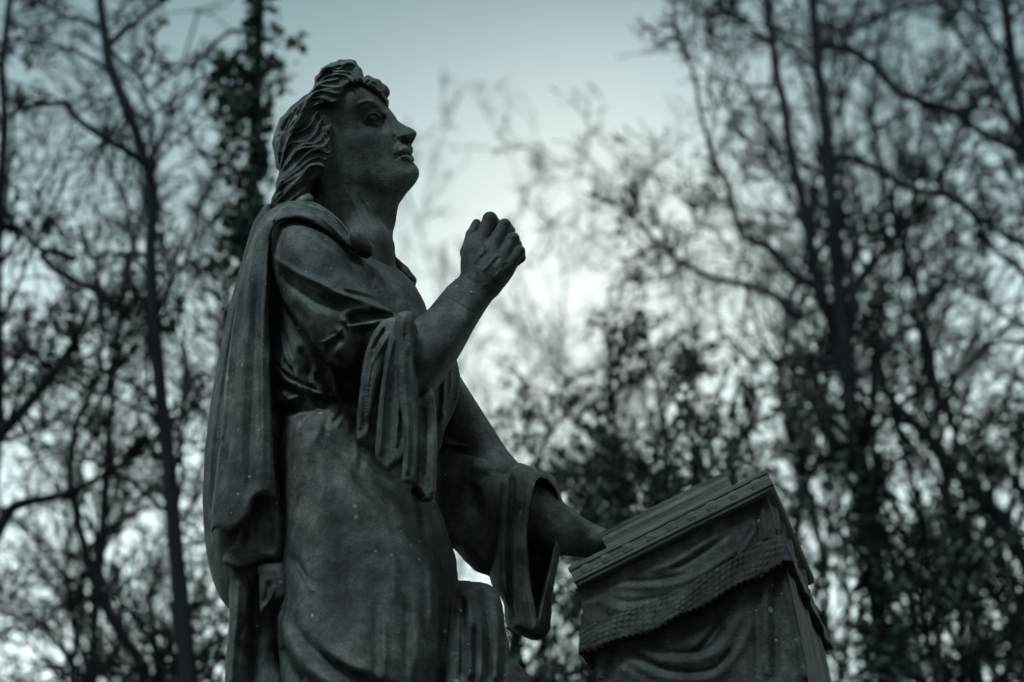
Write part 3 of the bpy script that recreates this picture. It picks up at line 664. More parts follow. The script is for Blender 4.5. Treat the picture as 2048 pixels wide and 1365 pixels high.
bodice_folds = [
    ('v', 2.2, -10, [(743, 513), (752, 517), (764, 524), (778, 531), (792, 544), (806, 556)], 0.08), ('g', 4, 5, [(745, 519), (760, 526), (780, 540), (800, 560)]),
    ('v', 3, 7, [(708, 500), (725, 520), (736, 545), (738, 560)], 0.2), ('g', 5, -8, [(720, 500), (735, 530), (745, 560), (750, 585)], 0.2), ('g', 4, 6, [(746, 520), (752, 550), (752, 580)], 0.2),
    ('s', 6, -14, [(549, 726), (571, 752), (597, 766), (641, 785), (672, 792)], 0.1), ('g', 7, 9, [(553, 716), (575, 742), (600, 757), (640, 775)], 0.2), ('g', 9, -14, [(600, 690), (612, 720), (625, 748), (648, 778)], 0.2),
    ('g', 4, 7, [(556, 660), (566, 690), (578, 720), (594, 745)], 0.2), ('g', 4, -7, [(566, 660), (578, 690), (588, 720)], 0.2), ('g', 3, -8, [(572, 718), (571, 728), (566, 734)], 0.3), ('v', 2.2, -7, [(552, 660), (560, 690), (560, 706)], 0.2),
    ('g', 8, -16, [(545, 770), (580, 780), (620, 795), (680, 802)], 0.1), ('g', 5, 10, [(550, 800), (575, 803), (592, 794), (606, 790)], 0.2), ('g', 4, 8, [(562, 776), (570, 790), (578, 800)], 0.3), ('g', 8, -14, [(556, 815), (590, 812), (612, 800)], 0.2),
    ('v', 4, 11, [(887, 740), (888, 790), (884, 830), (876, 862)], 0.1), ('g', 4, -12, [(879, 760), (878, 800), (872, 850)], 0.1), ('v', 4, 10, [(906, 728), (900, 770), (890, 810), (885, 850), (884, 884)], 0.1), ('g', 4, -10, [(898, 736), (895, 780), (886, 830)], 0.1), ('v', 3, 8, [(917, 745), (914, 790), (902, 840), (888, 884)], 0.1),
    ('g', 20, 7, [(800, 590), (820, 620), (830, 650)], 0.3)]
# gathers of the bodice above the girdle
for i in range(9):
    x0 = 604 + i * 17; bodice_folds.append(('g', 5.5, 11 if i % 2 == 0 else -10, [(x0 + 6, 812), (x0 + 2 + 3 * math.sin(i), 786), (x0 - 6 + 5 * math.sin(i * 2.1), 758), (x0 - 10 + 6 * math.sin(i), 728)], 0.25))
bodice_folds += [('g', 5, -9, [(590, 800), (640, 806), (700, 806), (760, 800)], 0.1), ('g', 5, 9, [(592, 812), (640, 816), (700, 816), (760, 812)], 0.1), ('g', 6, 6, [(770, 560), (800, 590), (822, 628)], 0.3), ('g', 5, -5, [(756, 556), (782, 590), (800, 630)], 0.3)]
knee_outline = [(905, 1170), (918, 1162), (932, 1162), (946, 1164), (960, 1165), (976, 1169), (988, 1176), (997, 1188), (1003, 1203), (1007, 1222), (1009, 1250), (1013, 1272), (1019, 1290), (1022, 1312), (1034, 1324), (1048, 1342), (1064, 1365), (1090, 1450), (1100, 1700), (1100, 2101), (860, 2101), (860, 1700), (880, 1300)]
F_knee = [(915, 1180, 30), (940, 1180, 55), (975, 1190, 30), (930, 1250, 80), (950, 1250, 80), (990, 1250, 50), (1000, 1300, 35), (930, 1350, 90), (970, 1350, 80), (1020, 1345, 20), (1050, 1365, 5), (900, 1600, 100), (1000, 1600, 70), (1080, 1600, 10), (900, 2080, 110), (1000, 2080, 90), (1080, 2080, 20)]
knee_folds = [('g', 7, -20, [(954, 1176), (966, 1200), (974, 1240), (978, 1300), (976, 1370)], 0.1), ('g', 9, 14, [(930, 1180), (940, 1215), (946, 1270), (944, 1360)], 0.1), ('g', 6, -14, [(946, 1240), (950, 1290), (950, 1370)], 0.2), ('g', 7, 12, [(982, 1190), (994, 1225), (996, 1290), (990, 1370)], 0.1),
    ('g', 5, -13, [(921, 1190), (926, 1240), (924, 1360)], 0.1), ('v', 4, 9, [(962, 1240), (964, 1300), (960, 1370)], 0.2), ('g', 6, -16, [(1006, 1240), (1009, 1280), (1008, 1330), (1004, 1380)], 0.1), ('v', 2, 5, [(1000, 1210), (1004, 1240), (1002, 1275)], 0.2)]
gown_prims = [
    Relief(skirt_outline, F_skirt, back=-150, mid=0, edge=70, folds=[(f[0], f[1], f[2] * 1.45, *f[3:]) for f in skirt_folds], k=14),
    Relief(bodice_outline, F_bod, back=-150, mid=-20, edge=55, folds=bodice_folds, k=8),
    Relief(knee_outline, F_knee, back=-90, mid=-10, edge=42, folds=knee_folds, k=6),
    # collar roll on the far shoulder and clasp
    Limb([(786, 524, -40, 12), (806, 544, -62, 13), (822, 562, -74, 12)], k=8),
]

# ---- right sleeve: shoulder, hanging folds
sleeve_outline = [(541, 462), (548, 447), (560, 438), (580, 430), (605, 430), (635, 440), (665, 456), (690, 476), (704, 500), (714, 522), (728, 548), (746, 573), (765, 596), (781, 613), (795, 630), (803, 645), (795, 668), (765, 672), (745, 680), (731, 699), (718, 717), (707, 730), (694, 736.5), (680, 738), (664, 735), (653, 727),
    (645, 714), (634, 700), (620, 688), (608, 670), (596, 655), (586, 642), (575, 625), (564, 607), (556, 588), (548.6, 569.5), (541, 540), (538, 500)]
F_sl = [(545, 470, 110), (560, 450, 130), (600, 445, 140), (640, 455, 135), (680, 480, 120), (600, 490, 190), (560, 500, 158), (650, 510, 185), (700, 540, 150), (550, 540, 140), (600, 540, 196), (650, 560, 200), (700, 580, 186), (740, 590, 160), (780, 625, 140),
    (560, 580, 135), (600, 600, 186), (640, 630, 206), (590, 640, 160), (620, 680, 176), (680, 620, 200), (660, 670, 196), (680, 700, 196), (690, 735, 190), (650, 725, 178), (720, 700, 180), (740, 670, 172), (770, 650, 165), (795, 645, 170)]
sleeve_folds = [
    ('g', 7, 12, [(536, 508), (552, 520), (572, 534), (608, 553), (643, 568), (687, 588), (740, 608), (795, 634)], 0.05),
    ('g', 12, -22, [(550, 536), (572, 552), (600, 574), (640, 600), (676, 612), (700, 618)], 0.15), ('v', 5, -9, [(556, 530), (600, 560), (650, 585), (690, 606)], 0.15),
    ('g', 4.5, 7, [(670, 576), (700, 580), (740, 588), (768, 605), (792, 632)], 0.15), ('g', 5, -8, [(660, 572), (700, 586), (740, 598), (775, 617)], 0.15),
    ('v', 3, 8, [(692, 478), (712, 510), (734, 545), (760, 585), (790, 626)], 0.1), ('g', 6, -7, [(680, 500), (710, 540), (740, 575), (765, 600)], 0.2),
    ('g', 9, -52, [(694, 646), (712, 634), (738, 630), (765, 632), (790, 638)], 0.12), ('g', 4, 13, [(692, 653), (715, 651), (742, 647), (764, 640), (790, 643)], 0.1),
    ('g', 7, 12, [(687, 650), (700, 632), (716, 622), (740, 617)], 0.15), ('v', 3, 9, [(688, 652), (678, 668), (662, 678), (648, 684), (630, 686)], 0.15),
    ('g', 9, -17, [(688, 668), (670, 684), (656, 700), (651, 722)], 0.15), ('g', 9, -16, [(700, 668), (722, 664), (745, 652)], 0.2), ('g', 8, 12, [(664, 726), (684, 732), (706, 722), (722, 706)], 0.15), ('g', 5, 8, [(652, 690), (648, 706), (650, 718)], 0.2),
    ('g', 8, 9, [(556, 585), (572, 614), (592, 644), (614, 672), (634, 692)], 0.15), ('g', 9, -7, [(584, 600), (600, 625), (625, 655)], 0.3), ('v', 1.2, -4, [(612, 603), (630, 616), (650, 628)], 0.3), ('v', 3, -5, [(688, 604), (694, 612), (704, 616)], 0.3),
]
def hang(out, F, folds, th=34, edge=13, k=3): return Relief(out, F, back=('rel', -th), mid=('rel', -th * 0.5), t_out=195, edge=edge, folds=folds, k=k, fclip=4)
colA = hang([(764, 642), (780, 636), (800, 636), (812, 650), (800, 680), (778, 700), (771, 720), (763, 745), (755, 773), (747, 810), (741, 845), (736, 870), (731, 881), (722, 884), (712, 882), (710.5, 862), (714, 815), (717, 790), (720, 768), (723, 738), (728, 715), (734, 692), (746, 664)],
    [(790, 640, 205), (760, 660, 196), (740, 700, 196), (730, 760, 196), (750, 740, 200), (724, 860, 190), (740, 800, 196), (715, 820, 188)],
    [('v', 4, 9, [(742, 680), (732, 720), (726, 770), (720, 820), (718, 870)], 0.1), ('g', 5, -6, [(752, 690), (742, 740), (734, 800), (727, 870)], 0.1), ('v', 4, 10, [(796, 640), (778, 672), (760, 700), (744, 728), (738, 760), (734, 800), (732, 850)], 0.1), ('g', 4, -14, [(772, 655), (756, 680), (744, 704)], 0.2)] +
    [('v', 1.5, -3, [(727 - q, 747 + 6.5 * q), (734 - q, 746 + 6.5 * q)], 0.1) for q in range(3)] + [('v', 1.5, -3.2, [(733 - q * .5, 775 + 6.5 * q), (741 - q * .5, 773 + 6.5 * q)], 0.1) for q in range(9)])
colB = hang([(776, 690), (786, 660), (800, 640), (812, 640), (818, 700), (820, 800), (820, 880), (812, 916), (804, 924), (792, 931), (777, 944), (764, 934), (753, 922), (750.5, 900), (754, 850), (759, 800), (765, 757), (770, 722)],
    [(800, 650, 226), (785, 700, 222), (775, 760, 224), (765, 850, 220), (760, 915, 216), (800, 800, 216), (800, 910, 210), (777, 935, 214)],
    [('v', 5, 9, [(792, 665), (778, 720), (769, 780), (764, 850), (760, 920)], 0.08), ('g', 8, -4, [(796, 720), (786, 790), (781, 860), (780, 915)], 0.2), ('v', 3, 7, [(802, 760), (796, 830), (792, 900)], 0.1), ('g', 5, -6, [(806, 740), (806, 820), (802, 900)], 0.2)])
colC = hang([(795, 632), (800, 626.5), (806, 624), (815, 623), (823, 624.5), (829, 630), (830, 645), (828.5, 680), (829, 720), (831.5, 770), (834, 815), (836, 860), (836, 900), (834, 940), (832.5, 964), (820, 968), (806, 964), (804, 950), (808, 900), (808, 860), (800, 800), (794, 740), (790, 690), (789, 655)],
    [(812, 640, 244), (815, 700, 240), (818, 800, 238), (822, 900, 232), (820, 950, 228), (830, 800, 232), (800, 700, 232)],
    [('v', 4, 8, [(808, 630), (806, 680), (810, 760), (816, 830), (816, 900), (812, 955)], 0.05), ('g', 6, -5, [(816, 690), (822, 770), (826, 860), (824, 950)], 0.1), ('v', 3, 7, [(826, 632), (826, 700), (830, 790), (833, 880), (830, 960)], 0.03)] +
    [('v', 1.5, -3.5, [(804, 672 + 5.5 * q), (811, 671 + 5.5 * q)], 0.1) for q in range(13)] + [('v', 1.5, -3.5, [(800 , 790 + 7 * q), (808, 789 + 7 * q)], 0.1) for q in range(15)], edge=12)
colD = hang([(828, 800), (840, 795), (858, 778), (867, 782), (870, 810), (872.5, 846), (873.5, 880), (873, 910), (871.5, 950), (869.5, 990), (864, 1003), (857, 1007), (850, 1006), (838, 1005), (822, 1001), (818, 985), (822, 960), (830, 940), (832, 880)],
    [(835, 820, 180), (866, 800, 190), (868, 900, 196), (835, 900, 190), (868, 980, 200), (840, 990, 196), (850, 850, 178)],
    [('v', 4, 12, [(866, 786), (870, 840), (871, 910), (868, 990)], 0.02), ('g', 6, -6, [(846, 810), (848, 880), (848, 960)], 0.1), ('v', 3, 8, [(832, 966), (844, 978), (858, 998)], 0.05), ('g', 6, -26, [(824, 980), (836, 990), (846, 1000)], 0.1), ('v', 2.5, 6, [(856, 870), (855, 920), (856, 975)], 0.2)], th=40)
backing = hang([(768, 690), (800, 650), (832, 650), (836, 760), (838, 860), (836, 940), (820, 950), (800, 912), (776, 930), (756, 912), (757, 850), (764, 760)], [(790, 700, 205), (800, 800, 203), (790, 900, 198), (830, 800, 205), (830, 900, 205), (765, 850, 196)], [], th=50)
sleeve_prims = [backing, Relief(sleeve_outline, F_sl, back=60, mid=[(a, b, max(c - 100, 66)) for a, b, c in F_sl], t_out=110, edge=46, folds=[(f[0], f[1], f[2] * 1.2, *f[3:]) for f in sleeve_folds], k=6), colA, colB, colC, colD]

# ---- left sleeve (far arm)
lsl_outline = [(868, 780), (880, 770), (905, 790), (919, 801), (929, 818), (940, 836), (952, 855), (964, 872), (979, 882), (993, 888), (1005, 890.5), (1010, 896), (1012.5, 905), (1011, 917), (1014, 928), (1030, 960), (1040, 1100), (1020, 1150), (990, 1158), (974, 1150), (960, 1146), (949, 1140), (938, 1130), (927, 1119), (917, 1107), (908, 1098), (880, 1080), (860, 1000)]
F_ls = [(880, 790, -110), (920, 820, -120), (950, 870, -122), (990, 900, -130), (1000, 895, -120), (960, 920, -100), (1000, 940, -95), (900, 900, -110), (920, 1000, -110), (960, 1000, -100), (990, 1000, -90), (960, 1100, -110), (990, 1120, -110), (920, 1060, -120), (870, 980, -120)]
ls_folds = [('v', 5, 12, [(876, 880), (905, 888), (940, 892), (975, 894), (1008, 893)], 0.06), ('g', 7, -14, [(900, 898), (940, 902), (980, 908), (1008, 912)], 0.1), ('g', 9, 8, [(905, 812), (928, 850), (950, 875), (985, 888)], 0.2), ('g', 10, -10, [(905, 842), (930, 872), (960, 888)], 0.2), ('g', 14, 9, [(935, 925), (960, 932), (990, 925)], 0.3), ('g', 12, -10, [(930, 960), (950, 990), (960, 1050)], 0.3)]
cuff_out = [(994, 950), (1000, 942), (1014, 933), (1024, 928.5), (1034, 927), (1044, 927.5), (1052, 930), (1062, 936), (1072, 942), (1084, 942), (1095, 944), (1107, 955), (1114, 968), (1119, 982), (1123, 996), (1125.5, 1010), (1124, 1060), (1119, 1110), (1114, 1140), (1109, 1165), (1104, 1200), (1102, 1235), (1100, 1258), (1093, 1270), (1084, 1277), (1072, 1279), (1060, 1277), (1044, 1270),
    (1028, 1262), (1016, 1252), (1010, 1235), (1009, 1212), (1000, 1192), (988, 1176), (981, 1160), (980, 1130), (981, 1090), (984, 1050), (987, 1005), (989, 975)]
F_cf = [(1000, 950, -84), (1030, 935, -80), (1060, 950, -70), (1095, 955, -90), (1115, 990, -120), (1000, 1020, -70), (1020, 1020, -60), (1045, 1000, -58), (990, 1100, -76), (1020, 1100, -62), (1045, 1100, -62), (1030, 1200, -70), (1050, 1200, -66), (1070, 1260, -70), (1085, 1000, -100), (1090, 1100, -110), (1098, 1200, -95), (1090, 1260, -80)]
cuff_folds = [('g', 6, -20, [(1022, 946), (1024, 990), (1020, 1050), (1018, 1120), (1020, 1190), (1030, 1250)], 0.06), ('g', 8, 9, [(1008, 945), (1004, 1000), (1000, 1080), (1000, 1150)], 0.1), ('v', 5, 12, [(1052, 940), (1046, 980), (1040, 1040), (1040, 1110), (1046, 1180), (1056, 1240), (1066, 1272)], 0.04),
    ('g', 5, 9, [(1069, 962), (1060, 994), (1053, 1037), (1051, 1080), (1055, 1144), (1068, 1209), (1073, 1262)], 0.04), ('v', 3, 8, [(1100, 1010), (1108, 1090), (1102, 1150), (1090, 1200), (1078, 1256)], 0.1), ('g', 8, 10, [(1060, 945), (1075, 950), (1092, 950), (1108, 970)], 0.2), ('g', 3, -7, [(1086, 958), (1091, 967), (1094, 976)], 0.3)]
hole = Relief([(1071, 966), (1080, 958), (1092, 962), (1104, 972), (1114, 990), (1118, 1010), (1116, 1060), (1108, 1110), (1098, 1150), (1088, 1185), (1079, 1222), (1075, 1240), (1070, 1216), (1062, 1180), (1057, 1144), (1053, 1090), (1055, 1037), (1062, 994)], 0, back=-216, mid=-100, t_out=-80, edge=14, k=6, op='sub')
lsleeve_prims = [Relief(lsl_outline, F_ls, back=-235, mid=-170, edge=36, folds=[(f[0], f[1], f[2] * 1.5, *f[3:]) for f in ls_folds], k=8), Relief(cuff_out, F_cf, back=-240, mid=-150, t_out=-150, edge=30, folds=cuff_folds, k=8), hole]

# ---- cloak
cl_near = [(541, 413), (552, 406), (566, 401.5), (580, 399.5), (600, 400), (623, 402), (640, 409), (654, 418), (670, 431), (685, 446), (695, 459), (704, 470), (712, 484), (722, 500), (728, 512), (712, 506), (693, 495), (678, 482), (663, 470), (646, 458), (632, 451), (612, 443), (590, 440), (570, 441), (556, 449), (547, 462), (541, 480), (538, 505), (536.5, 540),
    (537, 600), (538, 650), (540, 700), (542, 776), (545, 850), (548, 908), (551, 960), (552, 996), (540, 991), (524, 991), (512, 997), (507, 1010), (503, 1024), (496, 1037), (484, 1050), (472, 1059), (462, 1062), (446, 1060), (432, 1060), (421, 1064), (417, 1072), (414, 1040), (418, 990), (424, 940), (429, 900), (436, 884), (432, 876), (437, 820), (445, 740), (456, 660), (468, 590), (482, 530), (494, 484), (508, 450), (523, 427)]
F_cn = [(545, 420, 92), (580, 405, 96), (620, 408, 96), (660, 430, 104), (690, 462, 110), (720, 500, 112), (640, 445, 142), (600, 436, 148), (565, 432, 146), (530, 450, 120), (505, 480, 80), (530, 520, 140), (480, 560, 70), (510, 560, 124), (530, 620, 140), (455, 680, 60), (490, 680, 124), (530, 720, 146), (440, 800, 60), (480, 820, 130), (530, 820, 150), (430, 950, 70), (470, 950, 135), (530, 940, 154), (425, 1050, 90), (470, 1050, 150), (520, 985, 158), (550, 990, 140), (548, 700, 130), (700, 490, 118)]
cn_folds = [('g', 8, 9, [(560, 412), (590, 414), (620, 420), (650, 436), (680, 466), (712, 500)], 0.05), ('g', 4, -12, [(585, 406), (620, 408), (650, 422), (676, 446), (700, 478)], 0.08), ('g', 3.5, 7, [(600, 402), (630, 406), (660, 424), (684, 448), (704, 478)], 0.05), ('g', 4, -11, [(645, 424), (670, 445), (690, 470), (708, 494)], 0.1),
    ('v', 3, 11, [(546, 449), (556, 430), (570, 416), (584, 408)], 0.15), ('g', 6, -14, [(540, 440), (550, 424), (562, 413), (574, 407)], 0.2), ('g', 5, 7, [(640, 432), (664, 452), (688, 478), (706, 498)], 0.1), ('g', 5, 8, [(578, 432), (610, 434), (640, 446)], 0.3),
    ('g', 8, 11, [(520, 445), (508, 500), (500, 570), (494, 650), (488, 750), (484, 850), (482, 960)], 0.08), ('g', 9, -12, [(534, 470), (524, 540), (516, 620), (512, 720), (508, 820), (504, 930), (500, 1010)], 0.08), ('g', 6, -10, [(500, 475), (484, 560), (470, 660), (460, 760), (452, 860), (446, 960)], 0.08),
    ('g', 6, 8, [(530, 560), (528, 650), (526, 750), (528, 850), (530, 960)], 0.15), ('v', 4, 8, [(492, 490), (474, 580), (460, 680), (449, 780), (441, 870), (430, 960), (422, 1040)], 0.05), ('g', 7, 7, [(470, 870), (464, 950), (460, 1040)], 0.2), ('g', 6, -6, [(518, 700), (520, 800), (520, 900)], 0.3)]
cl_back = [(541, 409), (530, 415), (519, 426), (510, 440), (503, 455), (496, 478), (488, 508), (479, 540), (470, 572), (461, 605), (453, 637), (446, 670), (439, 704), (432, 742), (425, 785), (419, 825), (414, 865), (409.5, 910), (406.5, 955), (405.5, 1000), (407, 1040), (410, 1080), (415, 1115), (423, 1150), (434, 1182), (446, 1203), (462, 1220), (480, 1225), (520, 1200), (560, 1130), (575, 1000), (570, 800), (570, 600), (560, 450)]
F_cb = [(541, 420, 60), (500, 500, 20), (460, 640, 16), (430, 800, 20), (412, 950, 20), (410, 1060, 20), (430, 1150, 25), (455, 1205, 20), (500, 1150, 60), (550, 1050, 70), (480, 800, 60), (550, 700, 65), (520, 500, 70), (440, 900, 50), (450, 1060, 50), (560, 900, 65)]
cb_folds = [('v', 4, 12, [(500, 480), (478, 560), (458, 645), (443, 730), (430, 820), (421, 910), (417, 990), (418, 1060)], 0.05), ('g', 4, -9, [(505, 490), (486, 560), (466, 650), (450, 740), (438, 830), (430, 920)], 0.08), ('v', 3, 7, [(490, 505), (468, 585), (449, 670), (434, 760), (423, 850), (414, 950), (410, 1040)], 0.05)]
lobe1 = Relief([(552, 960), (560, 985), (566, 1030), (568, 1080), (566, 1110), (560, 1124), (548, 1124), (534, 1123), (520, 1127), (508, 1133), (494, 1138), (478, 1140.5), (462, 1138), (450, 1132), (444, 1122), (446, 1112), (456, 1100), (470, 1085), (480, 1060), (500, 1020), (520, 980)],
    [(540, 1000, 96), (500, 1060, 88), (470, 1110, 84), (520, 1100, 100), (555, 1110, 104), (555, 1000, 100), (450, 1125, 76)], back=20, mid=60, t_out=70, edge=20,
    folds=[('g', 10, 9, [(520, 1030), (514, 1070), (508, 1110)], 0.2), ('g', 8, -8, [(496, 1060), (486, 1100)], 0.2), ('g', 8, -9, [(540, 1030), (540, 1110)], 0.2), ('v', 2.5, 4, [(450, 1120), (470, 1134), (500, 1130), (520, 1122), (550, 1119)], 0.05)], k=3)
strip = Relief([(461, 1120), (520, 1120), (523, 1160), (524, 1240), (520, 1300), (520, 1380), (515, 1700), (515, 2101), (440, 2101), (445, 1700), (451, 1365), (455, 1300), (459, 1251), (460, 1200), (461, 1160)],
    [(470, 1160, 60), (500, 1160, 60), (475, 1250, 66), (495, 1300, 50), (470, 1360, 66), (510, 1360, 30), (480, 1700, 70), (480, 2080, 80)], back=-40, mid=0, edge=24,
    folds=[('g', 7, 9, [(476, 1150), (474, 1230), (466, 1300), (464, 1380)], 0.1), ('g', 9, -26, [(506, 1140), (506, 1200), (502, 1260), (500, 1380)], 0.05), ('v', 2, -6, [(500, 1230), (490, 1250), (478, 1280)], 0.3)], k=4)
lobe2 = Relief([(517, 1130), (560, 1125), (572, 1140), (580, 1160), (583.5, 1178), (580, 1192), (570, 1202), (556, 1207), (542, 1211), (533, 1219), (526, 1229), (519, 1226), (518, 1200), (516, 1160)],
    [(530, 1150, 100), (560, 1150, 112), (575, 1180, 108), (545, 1190, 104), (524, 1215, 92)], back=40, mid=75, t_out=80, edge=14,
    folds=[('v', 3, 8, [(523, 1228), (533, 1208), (544, 1192), (548, 1170)], 0.1), ('g', 6, -9, [(538, 1160), (534, 1190), (526, 1215)], 0.2)], k=3)
under = Relief([(520, 1120), (560, 1100), (600, 1150), (600, 1230), (560, 1300), (580, 1400), (570, 1700), (570, 2101), (490, 2101), (490, 1700), (500, 1380), (505, 1250)], [(540, 1200, 20), (540, 1300, 20), (540, 1500, 20), (540, 2000, 20)], back=-100, mid=-20, edge=30, k=6)
cloak_prims = [Relief(cl_back, F_cb, back=-150, mid=-40, edge=60, folds=cb_folds, k=6), Relief(cl_near, F_cn, back=('rel', -34), mid=('rel', -17), t_out=118, edge=14, folds=cn_folds, k=3, fclip=4), under, strip, lobe1, lobe2,
    Relief([(400 + 60, 700), (520, 440), (620, 420), (700, 470), (640, 520), (560, 700), (560, 1100), (440, 1080)], -60, back=-190, mid=-120, edge=40, k=20)]
V_ = 1.0
carve('body', body_prims, 1.4 * V_, STONE, statue)
carve('hair', hair_prims, 1.5 * V_, STONE_HAIR, statue)
carve('gown', gown_prims, 2.4 * V_, STONE, statue)
carve('sleeve', sleeve_prims, 2.0 * V_, STONE, statue)
carve('sleeve', lsleeve_prims, 2.2 * V_, STONE, statue)
carve('cloak', cloak_prims, 2.2 * V_, STONE, statue)
carve('brooch', [Egg((724, 489, 122), (31, 16.5, 20), -47, k=4), Egg((720, 495, 112), (28, 14, 18), -47, k=3)], 1.7, STONE, statue)
carve('brooch', [Egg((812, 548, -52), (20, 10, 12), -45 + 4, k=4), Egg((820, 556, -50), (9, 7, 9), 0, k=3), Egg((826, 570, -50), (6, 6, 8), 0, k=3)], 1.7, STONE, statue)
# ================================================================ THE LECTERN, BOOK, PLINTH, GROUND
def ray(px, py):
    a, b = (px - 1024) / FPX, (682.5 - py) / FPX
    return np.array((a, CS - SN * b, SN + CS * b))
CAM = np.array((0, 0, CAMZ))
def at(px, py, y):
    r = ray(px, py); return CAM + r * (y / r[1])
def mesh_local(name, verts, faces, mat, parent, smooth=True):
    o = mesh_obj(name, np.asarray(verts, float) + np.array(parent.location) * (1 if parent.rotation_euler[2] == 0 else 0), faces, mat, parent, smooth); return o
HEAD = R(14.2)
lx = np.array((math.cos(HEAD), -math.sin(HEAD), 0)); ly = np.array((math.sin(HEAD), math.cos(HEAD), 0))
P0 = to_world(P(1531, 938, 60)[None])[0]
def pl(px, py, yl=0.0):
    """pixel -> (x, z) in metres on the lectern's upright plane at local depth yl"""
    r = ray(px, py); o = P0 + ly * yl; k = np.dot(o - CAM, ly) / np.dot(r, ly); q = CAM + r * k
    return float(np.dot(q - P0, lx)), float(q[2] - base_w[2])
lectern = empty('lectern', (float(P0[0]), float(P0[1]), float(base_w[2])), -HEAD)
tag(lectern, 'carved stone lectern draped in a fringed cloth, standing before the robed statue', 'lectern')
A_, B_, C_, D_ = pl(1531, 938), pl(1134, 1135), pl(1543, 980), pl(1141, 1176)
sl = np.array(A_) - np.array(B_); slope_len = float(np.hypot(*sl)); su = sl / slope_len; sn = np.array((su[1], -su[0]))      # su: up the slope; sn: down through the slab
TH = 0.5 * (abs(float(np.dot(np.array(C_) - A_, sn))) + abs(float(np.dot(np.array(D_) - B_, sn))))
best = None
for La in np.arange(0.3, 1.0, 0.005):
    w = P0 + lx * C_[0] + ly * La; w[2] = base_w[2] + C_[1]
    v = w - CAM; s_ = v[1] * CS + v[2] * SN; py = 682.5 - (-v[1] * SN + v[2] * CS) / s_ * FPX; px = 1024 + v[0] / s_ * FPX
    if best is None or abs(py - 1171) < best[0]: best = (abs(py - 1171), La, px)
La = best[1]
print('lectern', A_, B_, 'slope', math.degrees(math.atan2(su[1], su[0])), 'len', slope_len, 'thick', TH, 'depth', La, 'px', best[2])
def grained(name, base):
    m, t, b = mat_new(name)
    tcn = t.nodes.new('ShaderNodeTexCoord'); v = tcn.outputs['Object']
    rot = t.nodes.new('ShaderNodeMapping'); rot.inputs['Rotation'].default_value = (0, math.atan2(su[1], su[0]), 0); t.links.new(v, rot.inputs[0])
    mp = t.nodes.new('ShaderNodeMapping'); mp.inputs['Scale'].default_value = (3, 90, 130); t.links.new(rot.outputs[0], mp.inputs[0])
    g = noise(t, mp.outputs[0], 1.0, 5, 0.65); big = noise(t, v, 14, 5, 0.6)
    c = mixc(t, 1.0, ramp(t, big, [(0.3, (0.05 * base, 0.058 * base, 0.056 * base)), (0.7, (0.11 * base, 0.125 * base, 0.115 * base))]), ramp(t, g, [(0.3, (0.5, 0.5, 0.5)), (0.5, (1, 1, 1)), (0.7, (1.5, 1.5, 1.4))]), 'MULTIPLY')
    t.links.new(c, b.inputs['Base Color']); b.inputs['Roughness'].default_value = 0.8
    bump(t, b, math_node(t, 'ADD', g, math_node(t, 'MULTIPLY', noise(t, v, 150, 3), 0.4)), 0.8, 0.004)
    return m
GRAIN = grained('weathered_grained_stone', 1.15)
STONE_C = stone('weathered_stone_cloth', 0.58, 1.3)
def bm_box(bm, o, ax, ay, az, lo, hi, bev=0.003):
    """box in an oblique frame: o + ax*x + ay*y + az*z"""
    vs = [bm.verts.new(Vector(o) + Vector(ax) * x + Vector(ay) * y + Vector(az) * z) for x in (lo[0], hi[0]) for y in (lo[1], hi[1]) for z in (lo[2], hi[2])]
    f = [(0, 1, 3, 2), (4, 6, 7, 5), (0, 4, 5, 1), (2, 3, 7, 6), (0, 2, 6, 4), (1, 5, 7, 3)]
    fs = [bm.faces.new([vs[i] for i in q]) for q in f]
    bmesh.ops.recalc_face_normals(bm, faces=fs)
    if bev: bmesh.ops.bevel(bm, geom=list({e for q in fs for e in q.edges}), offset=bev, segments=2, affect='EDGES', profile=0.6)
def bm_obj(name, bm, mat, parent, smooth=False):
    me = bpy.data.meshes.new(name); bmesh.ops.recalc_face_normals(bm, faces=bm.faces[:]); bm.to_mesh(me); bm.free()
    for p in me.polygons: p.use_smooth = smooth
    me.materials.append(mat); o = bpy.data.objects.new(name, me); COL.objects.link(o)
    if parent: o.parent = parent
    return o
U3 = (su[0], 0, su[1]); N3 = (sn[0], 0, sn[1]); Y3 = (0, 1, 0); O3 = (B_[0], 0, B_[1])
bm = bmesh.new()
bm_box(bm, O3, U3, Y3, N3, (0, 0, 0), (slope_len, La, TH * 0.24), 0.003)
bm_box(bm, O3, U3, Y3, N3, (0.002, 0.002, TH * 0.25), (slope_len - 0.002, La - 0.002, TH * 0.66), 0.001)
bm_box(bm, O3, U3, Y3, N3, (0.0, 0.0, TH * 0.665), (slope_len, La, TH * 0.82), 0.003)
bm_box(bm, O3, U3, Y3, N3, (0.003, 0.003, TH * 0.825), (slope_len - 0.003, La - 0.003, TH), 0.004)
top = bm_obj('reading_top', bm, GRAIN, lectern)
